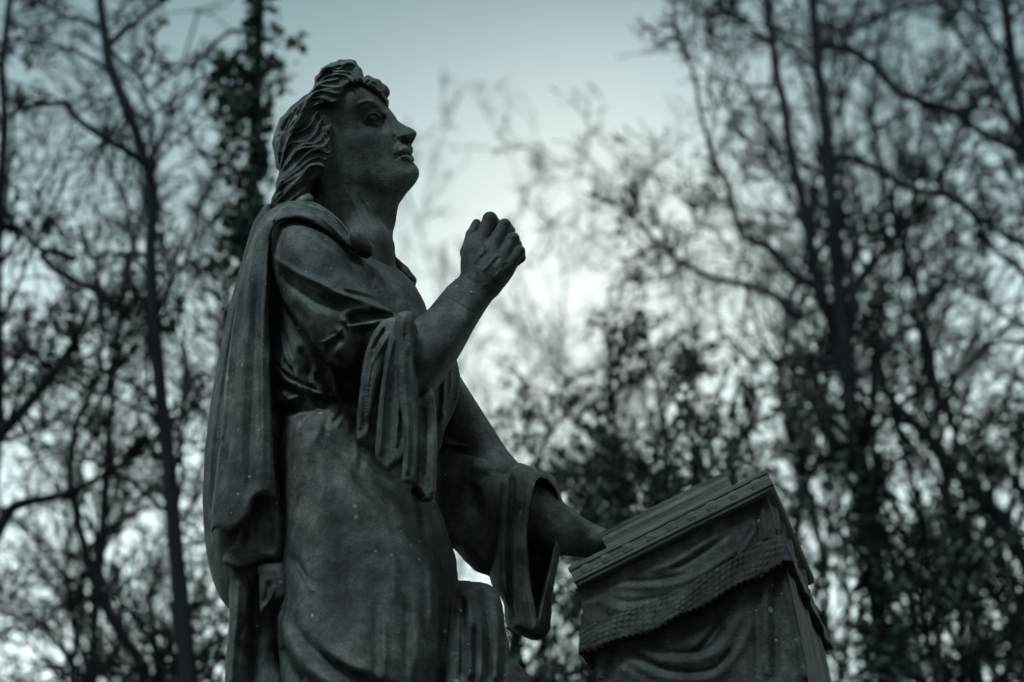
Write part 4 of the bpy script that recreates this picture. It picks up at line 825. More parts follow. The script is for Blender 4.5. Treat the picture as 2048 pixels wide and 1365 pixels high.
# carved rosettes along the band
def rosette(pos, out, r=0.0115):
    bm = bmesh.new(); bmesh.ops.create_icosphere(bm, subdivisions=3, radius=r)
    for v in bm.verts:
        a = math.atan2(v.co.z, v.co.x); rr = math.hypot(v.co.x, v.co.z) / r
        v.co.y *= 0.22; k = 1 + 0.07 * math.cos(5 * a) * min(rr * 1.3, 1); v.co.x *= k; v.co.z *= k
        if rr < 0.35: v.co.y *= 1.35
    bmesh.ops.rotate(bm, verts=bm.verts, matrix=Matrix.Rotation(math.pi / 2, 3, 'Z') if out == 'x' else Matrix.Identity(3))
    bmesh.ops.translate(bm, verts=bm.verts, vec=pos)
    return bm_obj('rosette', bm, GRAIN, top, True)
nr = 9
for i in range(nr):
    u = slope_len * (0.075 + 0.85 * i / (nr - 1)); q = Vector(O3) + Vector(U3) * u + Vector(N3) * TH * 0.46
    rosette((q.x + 0.003 * math.sin(i * 5), 0.002, q.z), 'y', 0.0105 + 0.0012 * math.sin(i * 3.3))
for i in range(13):
    q = Vector(O3) + Vector(U3) * (slope_len - 0.004) + Vector(N3) * TH * 0.46
    rosette((q.x, 0.03 + (La - 0.06) * i / 12, q.z), 'x', 0.0095)

def drape(name, rows, left, right, ztop, zbot, ynear, yfar, folds, mat, thick=None, nx=260, ribs=0.0, flare=0.0, wob=0.0, seed=1):
    """cloth hanging round the lectern: closed loops from ztop(x) to zbot(x); near-face relief from traced fold lines"""
    rng = np.random.RandomState(seed)
    ny = 150; cor = 0.02
    # perimeter parameters: near side left->right, right side near->far, far side, left side
    xs = np.linspace(0, 1, nx); ys = np.linspace(0, 1, ny)
    per = [(x, 0.0, 0) for x in xs] + [(1.0, y, 1) for y in ys[1:]] + [(x, 1.0, 2) for x in xs[::-1][1:]] + [(0.0, y, 3) for y in ys[::-1][1:-1]]
    per = np.array(per); M = len(per)
    gx = np.arange(-650, 200, 2.0); gz = np.arange(-50, 1500, 2.0)
    H = fold_field(gx, gz, folds, lambda px, py, t=None: np.array(pl(px, py, ynear)) * 1000) if folds else np.zeros((len(gx), len(gz)))
    V = []
    for k in range(rows + 1):
        f = k / rows
        xl, xr = left(f), right(f)
        X = xl + (xr - xl) * per[:, 0]; Y = ynear + (yfar - ynear) * per[:, 1]
        Z = ztop(X) * (1 - f) + zbot(X) * f
        # rounded corners and outward direction
        nxv = np.select([per[:, 2] == 0, per[:, 2] == 1, per[:, 2] == 2], [0, 1, 0], -1).astype(float); nyv = np.select([per[:, 2] == 0, per[:, 2] == 2], [-1, 1], 0).astype(float)
        s = np.concatenate([[0], np.cumsum(np.hypot(np.diff(X), np.diff(Y)))])
        hi = np.clip(((X * 1000 - gx[0]) / 2).astype(int), 0, len(gx) - 1); hj = np.clip(((Z * 1000 - gz[0]) / 2).astype(int), 0, len(gz) - 1)
        near = per[:, 2] == 0
        d = np.where(near, H[hi, hj] / 1000.0 * 0.38, 0.0)
        side = per[:, 2] == 1
        d = d + np.where(side, wob * (0.012 * np.sin(s * 31 + 2.2 * f) + 0.007 * np.sin(s * 67 + 1 + 3 * f)), 0)
        if ribs:
            w = s * 2 * math.pi / 0.0125
            d = d + np.where(side, 0.010, 0)
            d = d + ribs * (np.abs(np.sin(w * 0.5 + 0.5 * np.sin(s * 40))) ** 0.8) * (0.78 + 0.22 * np.sin(f * math.pi * 9 + 6.0 * np.sin(np.floor(w / (2 * math.pi)) * 12.9))) * (0.55 + 0.45 * np.sin(s * 23) * np.sin(s * 61 + 1 + 5 * f)) + 0.002 * np.sin(s * 33)
            if f > 0.99: Z = Z - 0.006 * np.abs(np.sin(w * 0.5)) - 0.004 * np.sin(s * 57)
        d = d + flare * f
        V.append(np.stack([X + nxv * d, Y + nyv * d, Z], 1))
    # turn the hem under so that the cloth has thickness
    if thick:
        last = V[-1].copy(); cx, cy = last[:, 0].mean(), last[:, 1].mean()
        inn = last.copy(); nxv = np.select([per[:, 2] == 1, per[:, 2] == 3], [-1, 1], 0); nyv = np.select([per[:, 2] == 0, per[:, 2] == 2], [1, -1], 0)
        inn[:, 0] += nxv * thick; inn[:, 1] += nyv * thick; V.append(inn)
        up = inn.copy(); up[:, 2] += 0.08; V.append(up)
    V = np.array(V); K = len(V)
    idx = np.arange(K * M).reshape(K, M); a = idx[:-1]; b = idx[1:]
    F = np.stack([a, np.roll(a, -1, 1), np.roll(b, -1, 1), b], -1).reshape(-1, 4)[:, ::-1]
    return mesh_local(name, V.reshape(-1, 3), F, mat, lectern)
def line(p, q):
    (x0, z0), (x1, z1) = p, q; return lambda X: z0 + (z1 - z0) * (X - x0) / (x1 - x0)
def lin(pts):   # horizontal position down the edge from traced pixels
    xs = [pl(*p, 0.025)[0] for p in pts]; u = np.linspace(0, 1, len(xs)); return lambda f: float(np.interp(f, u, xs))
YN = 0.022
under_line = line((B_[0] + sn[0] * TH, B_[1] + sn[1] * TH + 0.004), (A_[0] + sn[0] * TH, A_[1] + sn[1] * TH + 0.004))
fr_top = line(pl(1163, 1262, YN), pl(1560, 1083, YN)); fr_bot = line(pl(1160, 1308, YN), pl(1575, 1132, YN))
fr_top = (lambda g: (lambda X: g(X) + 0.010 * np.sin(X * 13 + 1.2)))(fr_top); fr_bot = (lambda g: (lambda X: g(X) + 0.010 * np.sin(X * 13 + 1.2)))(fr_bot)
up_folds = [('g', 7, 9, [(1219, 1174), (1291, 1176), (1338, 1173), (1383, 1160), (1424, 1139), (1475, 1104), (1509, 1060)], 0.1), ('g', 6, -9, [(1235, 1160), (1291, 1163), (1338, 1156), (1375, 1148)], 0.2), ('g', 6, -10, [(1330, 1146), (1370, 1128), (1410, 1104), (1464, 1063)], 0.2),
    ('g', 6, 7, [(1290, 1146), (1340, 1132), (1390, 1102), (1440, 1068)], 0.2), ('g', 5, -10, [(1464, 1121), (1485, 1091), (1509, 1050)], 0.2), ('g', 6, 7, [(1480, 1112), (1500, 1080), (1516, 1040)], 0.2), ('g', 6, -8, [(1216, 1195), (1253, 1204), (1310, 1198), (1360, 1184)], 0.2),
    ('g', 6, 7, [(1200, 1200), (1236, 1222), (1290, 1222)], 0.3), ('g', 6, -8, [(1188, 1205), (1215, 1235), (1236, 1246)], 0.2), ('g', 7, 10, [(1522, 1010), (1528, 1053), (1532, 1085)], 0.1), ('g', 5, -12, [(1512, 1020), (1517, 1060), (1519, 1090)], 0.1), ('g', 9, 6, [(1176, 1195), (1180, 1225), (1182, 1255)], 0.2),
    ('g', 8, 6, [(1395, 1150), (1440, 1125), (1490, 1100)], 0.3)]
lo_folds = [('g', 10, 12, [(1262, 1290), (1321, 1322), (1390, 1324), (1441, 1302), (1468, 1258), (1488, 1224)], 0.1), ('g', 7, -12, [(1280, 1276), (1330, 1304), (1390, 1306), (1430, 1284), (1452, 1246)], 0.1), ('g', 9, 12, [(1240, 1315), (1330, 1358), (1430, 1356), (1485, 1292), (1505, 1230)], 0.1),
    ('g', 6, -12, [(1250, 1300), (1330, 1341), (1420, 1341), (1470, 1290)], 0.1), ('g', 8, 9, [(1380, 1302), (1405, 1275), (1430, 1240)], 0.2), ('g', 5, -10, [(1392, 1304), (1418, 1276), (1442, 1240)], 0.2), ('g', 9, -16, [(1546, 1150), (1549, 1230), (1552, 1365)], 0.05), ('g', 9, 14, [(1530, 1160), (1533, 1240), (1534, 1365)], 0.1),
    ('g', 8, 16, [(1566, 1150), (1582, 1220), (1600, 1300), (1612, 1365)], 0.05), ('g', 8, -12, [(1510, 1180), (1512, 1260), (1514, 1365)], 0.1), ('g', 8, 10, [(1196, 1290), (1200, 1365)], 0.1), ('g', 7, -12, [(1214, 1290), (1222, 1365)], 0.1), ('g', 8, 8, [(1235, 1330), (1330, 1390), (1440, 1380)], 0.1)]
drape('draped_cloth', 70, lin([(1150, 1185), (1163, 1205), (1167, 1230), (1166, 1262)]), lin([(1534, 1000), (1544, 1040), (1556, 1085)]), under_line, lambda X: fr_top(X) - 0.012, YN, La - 0.03, up_folds, STONE_C, wob=0.5)
drape('fringe', 40, lin([(1163, 1262), (1160, 1308)]), lin([(1556, 1083), (1574, 1132)]), lambda X: fr_top(X) + 0.002, fr_bot, YN - 0.006, La + 0.01, [], STONE_C, thick=0.022, ribs=0.0034, nx=900)
zb = lambda X: np.full_like(X, 0.0)
low = lin([(1160, 1300), (1178, 1365), (1182, 1500), (1180, 1700), (1175, 1900)]); rig = lin([(1565, 1132), (1612, 1365), (1630, 1500), (1640, 1700), (1650, 1900)])
low_l = lambda f: low(f) + 0.02
drape('lower_cloth', 300, low_l, rig, lambda X: fr_top(X) - 0.02, zb, YN + 0.018, La + 0.02, lo_folds, STONE_C, wob=0.2)
# plain stone core that carries the cloth
bm = bmesh.new()
xl, xr = pl(1200, 1300)[0], pl(1520, 1100)[0]
bm_box(bm, (0, 0, 0), (1, 0, 0), Y3, (0, 0, 1), (xl, 0.08, 0.002), (xr, La - 0.08, B_[1] - 0.06), 0.004)
bm_obj('pedestal', bm, STONE_C, lectern)

# ---- the book on the slope
book = empty('book', (float(P0[0]), float(P0[1]), float(base_w[2])), -HEAD)
tag(book, 'thick worn stone book lying open on the sloping lectern top', 'book')
yb = 0.055
def slope_at(px, py, off):
    """position up the slope where the pixel falls at the book's near face"""
    x, z = pl(px, py, yb); return float((x - B_[0]) * su[0] + (z - B_[1]) * su[1]), float((x - B_[0]) * sn[0] + (z - B_[1]) * sn[1])
b0 = slope_at(1193, 1057, 0); b1 = slope_at(1454, 950, 0); b2 = slope_at(1466, 964, 0)
BH = 0.5 * (abs(b0[1]) + abs(b1[1])); print('book', b0, b1, b2, BH)
nu, nyb = 120, 60
us = np.linspace(b0[0], b1[0], nu); yy = np.linspace(yb, yb + 0.36, nyb)
def block(z_lo, z_hi, u0, u1, y0, y1, wave, name, mat):
    us = np.linspace(u0, u1, nu); yy = np.linspace(y0, y1, nyb); layers = 5
    V = []; 
    U_, Y_ = np.meshgrid(us, yy, indexing='ij')
    gut = (np.abs(Y_ - (y0 + y1) / 2) / (y1 - y0) * 2)
    top_ = z_hi + wave * (0.007 * np.sin(gut * 2.8) - 0.012 * np.exp(-(gut / 0.10) ** 2) + 0.0015 * np.sin(U_ * 70) + 0.001 * np.sin(U_ * 190 + Y_ * 40))
    rng = np.random.RandomState(4)
    def put(u, y, h): q = np.array(O3) + np.array(U3) * u + np.array((0, 1.0, 0)) * y - np.array(N3) * h; return q
    grid = np.array([[put(U_[i, j], Y_[i, j], top_[i, j]) for j in range(nyb)] for i in range(nu)]).reshape(-1, 3)
    V = [grid]; idx = np.arange(nu * nyb).reshape(nu, nyb); F = [np.stack([idx[:-1, :-1], idx[1:, :-1], idx[1:, 1:], idx[:-1, 1:]], -1).reshape(-1, 4)]
    ring = [(i, 0) for i in range(nu)] + [(nu - 1, j) for j in range(1, nyb)] + [(i, nyb - 1) for i in range(nu - 2, -1, -1)] + [(0, j) for j in range(nyb - 2, 0, -1)]
    prev = np.array([idx[i, j] for i, j in ring]); off = nu * nyb
    for k in range(1, layers + 1):
        f = k / layers; inset = (0.002 * (k % 2) + 0.003 * rng.rand()) * wave if k < layers else 0
        row = []
        for i, j in ring:
            u = us[i] + (inset if i == 0 else -inset if i == nu - 1 else 0); y = yy[j] + (inset if j == 0 else -inset if j == nyb - 1 else 0)
            row.append(put(u, y + 0.0012 * wave * math.sin(u * 60 + k), top_[i, j] * (1 - f) + z_lo * f))
        V.append(np.array(row)); cur = off + np.arange(len(ring)); off += len(ring)
        F.append(np.stack([prev, np.roll(prev, -1), np.roll(cur, -1), cur], -1)[:, ::-1]); prev = cur
    return mesh_local(name, np.concatenate(V), np.concatenate(F), mat, book, smooth=False)
block(0.0085, BH - 0.002, b0[0], b1[0], yb, yb + 0.40, 0.3, 'pages', GRAIN)
block(0.001, 0.0095, b0[0] + 0.004, b2[0], yb + 0.002, yb + 0.405, 0.0, 'cover', GRAIN)

# ---- plinth under both, and the ground
px0 = float(base_w[0]); zt = float(base_w[2])
plinth = empty('plinth', (0.12, 4.78, 0)); tag(plinth, 'tall stepped dark stone plinth carrying the statue and its lectern', 'plinth')
for nm, (w, d, z0, z1) in {'step': (2.9, 2.3, 0.0, 0.28), 'base_course': (2.5, 1.95, 0.28, 0.55), 'shaft': (2.1, 1.55, 0.55, zt - 0.16), 'cornice': (2.35, 1.8, zt - 0.16, zt - 0.002)}.items():
    bm = bmesh.new(); bm_box(bm, (0, 0, 0), (1, 0, 0), Y3, (0, 0, 1), (-w / 2, -d / 2, z0 + 0.001), (w / 2, d / 2, z1), 0.02); bm_obj(nm, bm, STONE, plinth)
gm, t, b = mat_new('leaf_litter')
tcn = t.nodes.new('ShaderNodeTexCoord'); v = tcn.outputs['Object']
t.links.new(mixc(t, noise(t, v, 3.0, 8, 0.7), (0.018, 0.02, 0.014), (0.05, 0.045, 0.03)), b.inputs['Base Color']); b.inputs['Roughness'].default_value = 1.0
bump(t, b, noise(t, v, 40, 6, 0.7), 1.0, 0.03)
gx = np.concatenate([np.linspace(-600, -40, 8), np.linspace(-36, 36, 73), np.linspace(40, 600, 8)]); gy = np.concatenate([np.linspace(-600, -30, 8), np.linspace(-26, 50, 77), np.linspace(56, 600, 8)])
GX, GY = np.meshgrid(gx, gy, indexing='ij'); GZ = (0.10 * np.sin(GX * 0.31) * np.cos(GY * 0.23)) * np.clip((np.hypot(GX, GY - 4.8) - 3) / 5, 0, 1) - 0.002
ii = np.arange(GX.size).reshape(GX.shape)
ground = mesh_obj('ground', np.stack([GX, GY, GZ], -1).reshape(-1, 3), np.stack([ii[:-1, :-1], ii[1:, :-1], ii[1:, 1:], ii[:-1, 1:]], -1).reshape(-1, 4), gm)
tag(ground, kind='structure')
# ================================================================ TREES
def bark(name, c0, c1):
    m, t, b = mat_new(name); tcn = t.nodes.new('ShaderNodeTexCoord'); v = tcn.outputs['Object']
    mp = t.nodes.new('ShaderNodeMapping'); mp.inputs['Scale'].default_value = (14, 14, 3); t.links.new(v, mp.inputs[0])
    n = noise(t, mp.outputs[0], 1.0, 6, 0.65)
    t.links.new(mixc(t, n, c0, c1), b.inputs['Base Color']); b.inputs['Roughness'].default_value = 0.95; b.inputs['Specular IOR Level'].default_value = 0.1
    bump(t, b, n, 0.8, 0.02); return m
def leafmat(name, c0, c1):
    m, t, b = mat_new(name); tcn = t.nodes.new('ShaderNodeTexCoord')
    n = noise(t, tcn.outputs['Object'], 2.5, 4, 0.6)
    t.links.new(mixc(t, n, c0, c1), b.inputs['Base Color']); b.inputs['Roughness'].default_value = 0.5; b.inputs['Specular IOR Level'].default_value = 0.3
    return m
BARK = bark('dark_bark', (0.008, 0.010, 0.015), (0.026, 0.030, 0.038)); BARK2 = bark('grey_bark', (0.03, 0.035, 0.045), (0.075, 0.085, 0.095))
LEAF = leafmat('holly_leaves', (0.010, 0.022, 0.018), (0.022, 0.046, 0.034)); IVY = leafmat('ivy_leaves', (0.012, 0.028, 0.020), (0.022, 0.058, 0.034))

def frames(Pts):
    T = np.gradient(Pts, axis=1); T /= np.linalg.norm(T, axis=2, keepdims=True) + 1e-9
    ref = np.where(np.abs(T[:, :1, 2:3]) > 0.9, np.array([[[1.0, 0, 0]]]), np.array([[[0, 0, 1.0]]]))
    A = np.cross(T, np.broadcast_to(ref, T.shape)); A /= np.linalg.norm(A, axis=2, keepdims=True) + 1e-9
    return T, A, np.cross(T, A)
def tubes(Pts, Rad, n):
    """(B,m,3) centre lines and (B,m) radii -> verts, quads"""
    B, m, _ = Pts.shape; T, A, C = frames(Pts)
    a = np.arange(n) * 2 * math.pi / n
    V = Pts[:, :, None] + Rad[:, :, None, None] * (np.cos(a)[None, None, :, None] * A[:, :, None] + np.sin(a)[None, None, :, None] * C[:, :, None])
    idx = np.arange(B * m * n).reshape(B, m, n); p, q = idx[:, :-1], idx[:, 1:]
    F = np.stack([p, np.roll(p, -1, 2), np.roll(q, -1, 2), q], -1).reshape(-1, 4)
    return V.reshape(-1, 3), F
def resample(path, m):
    path = np.array(path, float); d = np.concatenate([[0], np.cumsum(np.linalg.norm(np.diff(path[:, :3], axis=0), axis=1))])
    u = np.linspace(0, d[-1], m); return np.stack([np.interp(u, d, path[:, i]) for i in range(path.shape[1])], 1)
def spawn(rng, Pts, Rad, nch, lr, ang, m, wig, up=0.15, t0=0.25, rr=0.55, lmin=0.0):
    """children of every branch in the batch"""
    B, pm, _ = Pts.shape; n = B * nch
    par = np.repeat(np.arange(B), nch); t = t0 + (1 - t0) * rng.rand(n) ** 0.85; f = t * (pm - 1); i = np.minimum(f.astype(int), pm - 2); w = (f - i)[:, None]
    o = Pts[par, i] * (1 - w) + Pts[par, i + 1] * w; tan = Pts[par, i + 1] - Pts[par, i]; tan /= np.linalg.norm(tan, axis=1, keepdims=True) + 1e-9
    r0 = (Rad[par, i] * (1 - w[:, 0]) + Rad[par, i + 1] * w[:, 0])
    plen = np.linalg.norm(np.diff(Pts, axis=1), axis=2).sum(1)[par]
    v = rng.normal(size=(n, 3)); v -= (v * tan).sum(1, keepdims=True) * tan; v /= np.linalg.norm(v, axis=1, keepdims=True)
    a = np.radians(ang + rng.normal(size=n) * 13)[:, None]
    d = tan * np.cos(a) + v * np.sin(a); d[:, 2] += up; d /= np.linalg.norm(d, axis=1, keepdims=True)
    ln = np.maximum(plen * lr * (0.55 + 0.9 * rng.rand(n)) * (1.15 - 0.75 * t), lmin)
    st = ln / (m - 1); out = [o]; dd = d
    for k in range(m - 1):
        dd = dd + rng.normal(size=(n, 3)) * wig; dd[:, 2] += up * 0.25; dd /= np.linalg.norm(dd, axis=1, keepdims=True)
        out.append(out[-1] + dd * st[:, None])
    P_ = np.stack(out, 1); rc = np.minimum(r0 * rr, r0 * 0.95)
    Rc = rc[:, None] * np.linspace(1, 0.35, m)[None]
    return P_, Rc
def cull(Pts, Rad, keep):
    k = keep(Pts[:, 0]) ; return Pts[k], Rad[k]
RMIN = 0.0042
def make_tree(name, label, trunks, levels, seed, group, cat='tree', mat=None, base=None, limbs=(), sides=9, rmin=RMIN):
    """trunks / limbs: traced centre lines [(x,y,z,r),...] in metres"""
    rng = np.random.RandomState(seed); mat = mat or BARK
    root = empty(name, tuple(float(c) for c in (base if base is not None else (trunks[0][0][0], trunks[0][0][1], 0))))
    tag(root, label, cat, group)
    Tp = np.array([resample(catm3(t), 28) for t in trunks])
    # knobbly outline
    Tp[:, :, 3] *= 1 + 0.07 * rng.normal(size=Tp.shape[:2])
    V, F = tubes(Tp[:, :, :3], Tp[:, :, 3], sides); mesh_obj('trunk', V, F, mat, root)
    Vs, Fs, off = [], [], 0
    batches = [(Tp[:, :, :3], Tp[:, :, 3])]
    if limbs:
        Lp = np.array([resample(catm3(l), 28) for l in limbs]); V, F = tubes(Lp[:, :, :3], Lp[:, :, 3], 7); Vs.append(V); Fs.append(F); off += len(V); batches.append((Lp[:, :, :3], Lp[:, :, 3]))
    cur = batches
    allb = []
    for li, (nch, lr, ang, m, wig, up, t0, rr) in enumerate(levels):
        nxt = []
        for bi, (Pb, Rb) in enumerate(cur):
            lim = li == 0 and bi == 1      # thin traced limbs carry fewer, longer side twigs
            Pc, Rc = spawn(rng, Pb, Rb, int(nch * 0.42) if lim else nch, lr * 2.0 if lim else lr, ang, m, wig, up, t0, rr); Rc = np.maximum(Rc, rmin)
            nxt.append((Pc, Rc)); V, F = tubes(Pc, Rc, 5 if li == 0 else 3); Vs.append(V); Fs.append(F + off); off += len(V)
        if li == 0 and limbs: nxt.append(batches[-1]) if False else None
        cur = nxt; allb += nxt
    if Vs: mesh_obj('crown', np.concatenate(Vs), np.concatenate(Fs), mat, root)
    return root, allb
def catm3(pts):
    p = np.array(pts, float); out = []
    for i in range(len(p) - 1):
        a, b, c, d = p[max(i - 1, 0)], p[i], p[i + 1], p[min(i + 2, len(p) - 1)]
        for k in range(6):
            u = k / 6; out.append(0.5 * ((2 * b) + (-a + c) * u + (2 * a - 5 * b + 4 * c - d) * u * u + (-a + 3 * b - 3 * c + d) * u ** 3))
    out.append(p[-1]); return out
def trace(px, dist, r0, r1, ground=True, ext=0.0, dy=0.0):
    """traced trunk: pixels from bottom to top at a horizontal distance, carried down to the ground"""
    p = [at(x, y, dist + dy * i) for i, (x, y) in enumerate(px)]
    if ground:
        d = p[0] - p[1]; d[1] = 0; d = d / max(-d[2], 0.05); z = p[0][2]; b = p[0] + np.array((d[0] * 0.35, 0, -1)) * z
        p = [b, b + (p[0] - b) * 0.5] + p
    if ext: d = p[-1] - p[-2]; d = d / np.linalg.norm(d); p += [p[-1] + d * ext * 0.5 + np.array((0.05, 0, 0)), p[-1] + d * ext]
    n = len(p); return [(*q, r0 + (r1 - r0) * (i / (n - 1)) ** 0.8) for i, q in enumerate(p)]
def leaves(rng, pos, dirs, L_, W_):
    """folded leaf blades: pos (n,3), direction (n,3)"""
    n = len(pos); T = dirs / (np.linalg.norm(dirs, axis=1, keepdims=True) + 1e-9)
    s = rng.normal(size=(n, 3)); s -= (s * T).sum(1, keepdims=True) * T; s /= np.linalg.norm(s, axis=1, keepdims=True) + 1e-9; nn = np.cross(T, s)
    l = (L_ * (0.7 + 0.6 * rng.rand(n)))[:, None]; w = (W_ * (0.7 + 0.6 * rng.rand(n)))[:, None]
    p0 = pos; p1 = pos + T * l * 0.45 + s * w * 0.5 + nn * w * 0.18; p2 = pos + T * l; p3 = pos + T * l * 0.45 - s * w * 0.5 + nn * w * 0.18; pm = pos + T * l * 0.5
    V = np.stack([p0, p1, p2, p3, pm], 1).reshape(-1, 3); i = np.arange(n)[:, None] * 5
    F = np.concatenate([i + [0, 1, 2, 4], i + [0, 4, 2, 3]]); return V, F
def leaf_crown(rng, batches, per, spread, L_, W_, keep=None):
    pos, dr = [], []
    for Pb, Rb in batches:
        B, m, _ = Pb.shape; n = int(B * per); b = rng.randint(0, B, n); f = rng.rand(n) * (m - 1); i = np.minimum(f.astype(int), m - 2); w = (f - i)[:, None]
        p = Pb[b, i] * (1 - w) + Pb[b, i + 1] * w; t = Pb[b, i + 1] - Pb[b, i]; t /= np.linalg.norm(t, axis=1, keepdims=True) + 1e-9
        d = t * 0.5 + rng.normal(size=(n, 3)) * 0.75; pos.append(p + rng.normal(size=(n, 3)) * spread); dr.append(d)
    pos = np.concatenate(pos); dr = np.concatenate(dr)
    if keep is not None: k = keep(pos); pos, dr = pos[k], dr[k]
    return leaves(rng, pos, dr, L_, W_)
GB = 'bare trees standing behind the statue'

# (nch, length ratio, angle, points, wiggle, up, t0, radius ratio)
# left: the sinuous dark tree
t_main = trace([(378, 1365), (369, 1270), (351, 1101), (341, 973), (328, 834), (313, 742), (306, 640), (300, 513), (303, 410), (308, 333), (267, 251), (236, 190), (220, 144), (218, 87), (205, 41), (200, -20)], 9.0, 0.040, 0.016, ext=1.2)
l1 = trace([(308, 340), (280, 318), (256, 303), (222, 284), (195, 267), (165, 246), (149, 231), (128, 205), (110, 208), (80, 210), (51, 215), (20, 231), (-10, 250)], 9.0, 0.020, 0.008, ground=False, dy=-0.02)
l2 = trace([(218, 92), (236, 74), (256, 56), (276, 42), (297, 26), (333, 0), (380, -30)], 9.0, 0.016, 0.007, ground=False, dy=0.03)
l3 = trace([(205, 60), (185, 50), (159, 38), (130, 34), (118, 26), (77, 5), (40, -20)], 9.0, 0.013, 0.006, ground=False, dy=0.04)
l4 = trace([(220, 150), (200, 130), (160, 108), (120, 96), (60, 88), (10, 75)], 9.0, 0.011, 0.005, ground=False, dy=0.06)
l5 = trace([(222, 100), (245, 125), (270, 143), (285, 155), (300, 130), (305, 110), (310, 60)], 9.0, 0.010, 0.005, ground=False, dy=-0.03)
l6 = trace([(300, 520), (270, 505), (240, 510), (210, 506), (180, 515), (165, 480), (120, 470)], 9.0, 0.012, 0.005, ground=False, dy=0.05)
make_tree('bare_tree', 'slender dark tree with a sinuous forked trunk, left of the statue', [t_main], [(26, 0.13, 50, 7, 0.16, 0.12, 0.42, 0.32), (5, 0.55, 42, 6, 0.16, 0.06, 0.2, 0.6), (4, 0.55, 40, 5, 0.18, 0.0, 0.2, 0.7)], 3, GB, limbs=[l1, l2, l3, l4, l5, l6], rmin=0.0036)

# left thickets: trees at several depths
def plain_tree(px, dist, h, r, lean, label, seed, lv, mat=None, wob=0.10, name='bare_tree', group=GB, n=9, sides=8, rmin=RMIN):
    rng = np.random.RandomState(seed * 7 + 1); g = at(px, 1365, dist); x0 = g[0]; pts = []
    ph = rng.rand() * 6
    for i in range(n):
        u = i / (n - 1); pts.append((x0 + lean * u * h + wob * h * 0.25 * math.sin(ph + u * 5) * u + rng.normal() * 0.02 * h * u, dist + rng.normal() * 0.03 * h * u, u * h, 0.5 * r * (1 - 0.87 * u)))
    return make_tree(name, label, [pts], lv, seed, group, mat=mat, base=(x0, dist, 0), sides=sides, rmin=rmin)
LVT = [(30, 0.22, 52, 9, 0.19, 0.14, 0.28, 0.75), (8, 0.48, 46, 7, 0.24, 0.04, 0.15, 0.7), (4, 0.5, 40, 5, 0.2, 0.02, 0.15, 0.7)]
LVL = [(26, 0.22, 50, 9, 0.17, 0.16, 0.3, 0.7), (6, 0.5, 44, 6, 0.22, 0.08, 0.15, 0.6), (5, 0.55, 38, 5, 0.18, 0.0, 0.15, 0.7)]
lb1 = trace([(0, 868), (30, 838), (61, 803), (85, 775), (108, 747), (130, 712), (152, 678), (170, 640), (182, 600)], 9.6, 0.030, 0.012, ground=False)
lb2 = trace([(-30, 1120), (0, 1056), (20, 1019), (45, 1008), (67, 1003), (100, 996), (128, 990), (180, 965), (240, 930), (290, 890), (340, 860)], 9.6, 0.030, 0.010, ground=False, dy=0.02)
lb3 = trace([(150, 520), (120, 508), (84, 500), (50, 470), (20, 440), (0, 400)], 9.6, 0.02, 0.008, ground=False)
lb4 = trace([(84, 510), (110, 540), (150, 560), (200, 590), (250, 618), (300, 640), (350, 668)], 9.6, 0.018, 0.008, ground=False)
stem = trace([(-60, 1365), (-50, 1240), (-30, 1100), (-10, 900), (-4, 700), (-10, 520), (0, 400), (10, 250), (4, 120), (20, 0), (34, -80)], 9.6, 0.045, 0.016)
make_tree('bare_tree', 'dark tree at the left picture edge with crooked limbs reaching right', [stem], [(26, 0.17, 55, 9, 0.15, 0.10, 0.35, 0.36), (9, 0.5, 46, 7, 0.22, 0.04, 0.15, 0.7), (5, 0.5, 42, 5, 0.24, 0.0, 0.15, 0.75)], 12, GB, limbs=[lb1, lb2, lb3, lb4], rmin=0.0036)
st3 = trace([(300, 1400), (287, 1332), (250, 1280), (236, 1262), (205, 1203), (180, 1142), (164, 1075), (144, 998), (138, 930), (150, 850), (180, 800), (200, 740), (205, 660), (190, 560)], 10.4, 0.034, 0.012)
make_tree('bare_tree', 'leaning dark tree slanting up to the left of the statue', [st3], [(26, 0.2, 55, 9, 0.15, 0.10, 0.35, 0.4), (9, 0.5, 46, 7, 0.22, 0.04, 0.15, 0.7), (5, 0.5, 42, 5, 0.24, 0.0, 0.15, 0.75)], 15, GB, rmin=0.0036)
plain_tree(60, 12.5, 9.0, 0.09, 0.05, 'bushy bare tree far left, behind the crooked limbs', 21, LVT)
plain_tree(210, 14.0, 8.3, 0.08, -0.04, 'bushy bare tree between the left edge and the sinuous trunk', 22, LVT)
plain_tree(330, 11.5, 6.3, 0.06, 0.03, 'low twiggy bare tree close behind the sinuous trunk', 23, LVT)
plain_tree(440, 13.5, 7.8, 0.07, 0.02, 'twiggy bare tree just left of the cloak', 24, LVT)

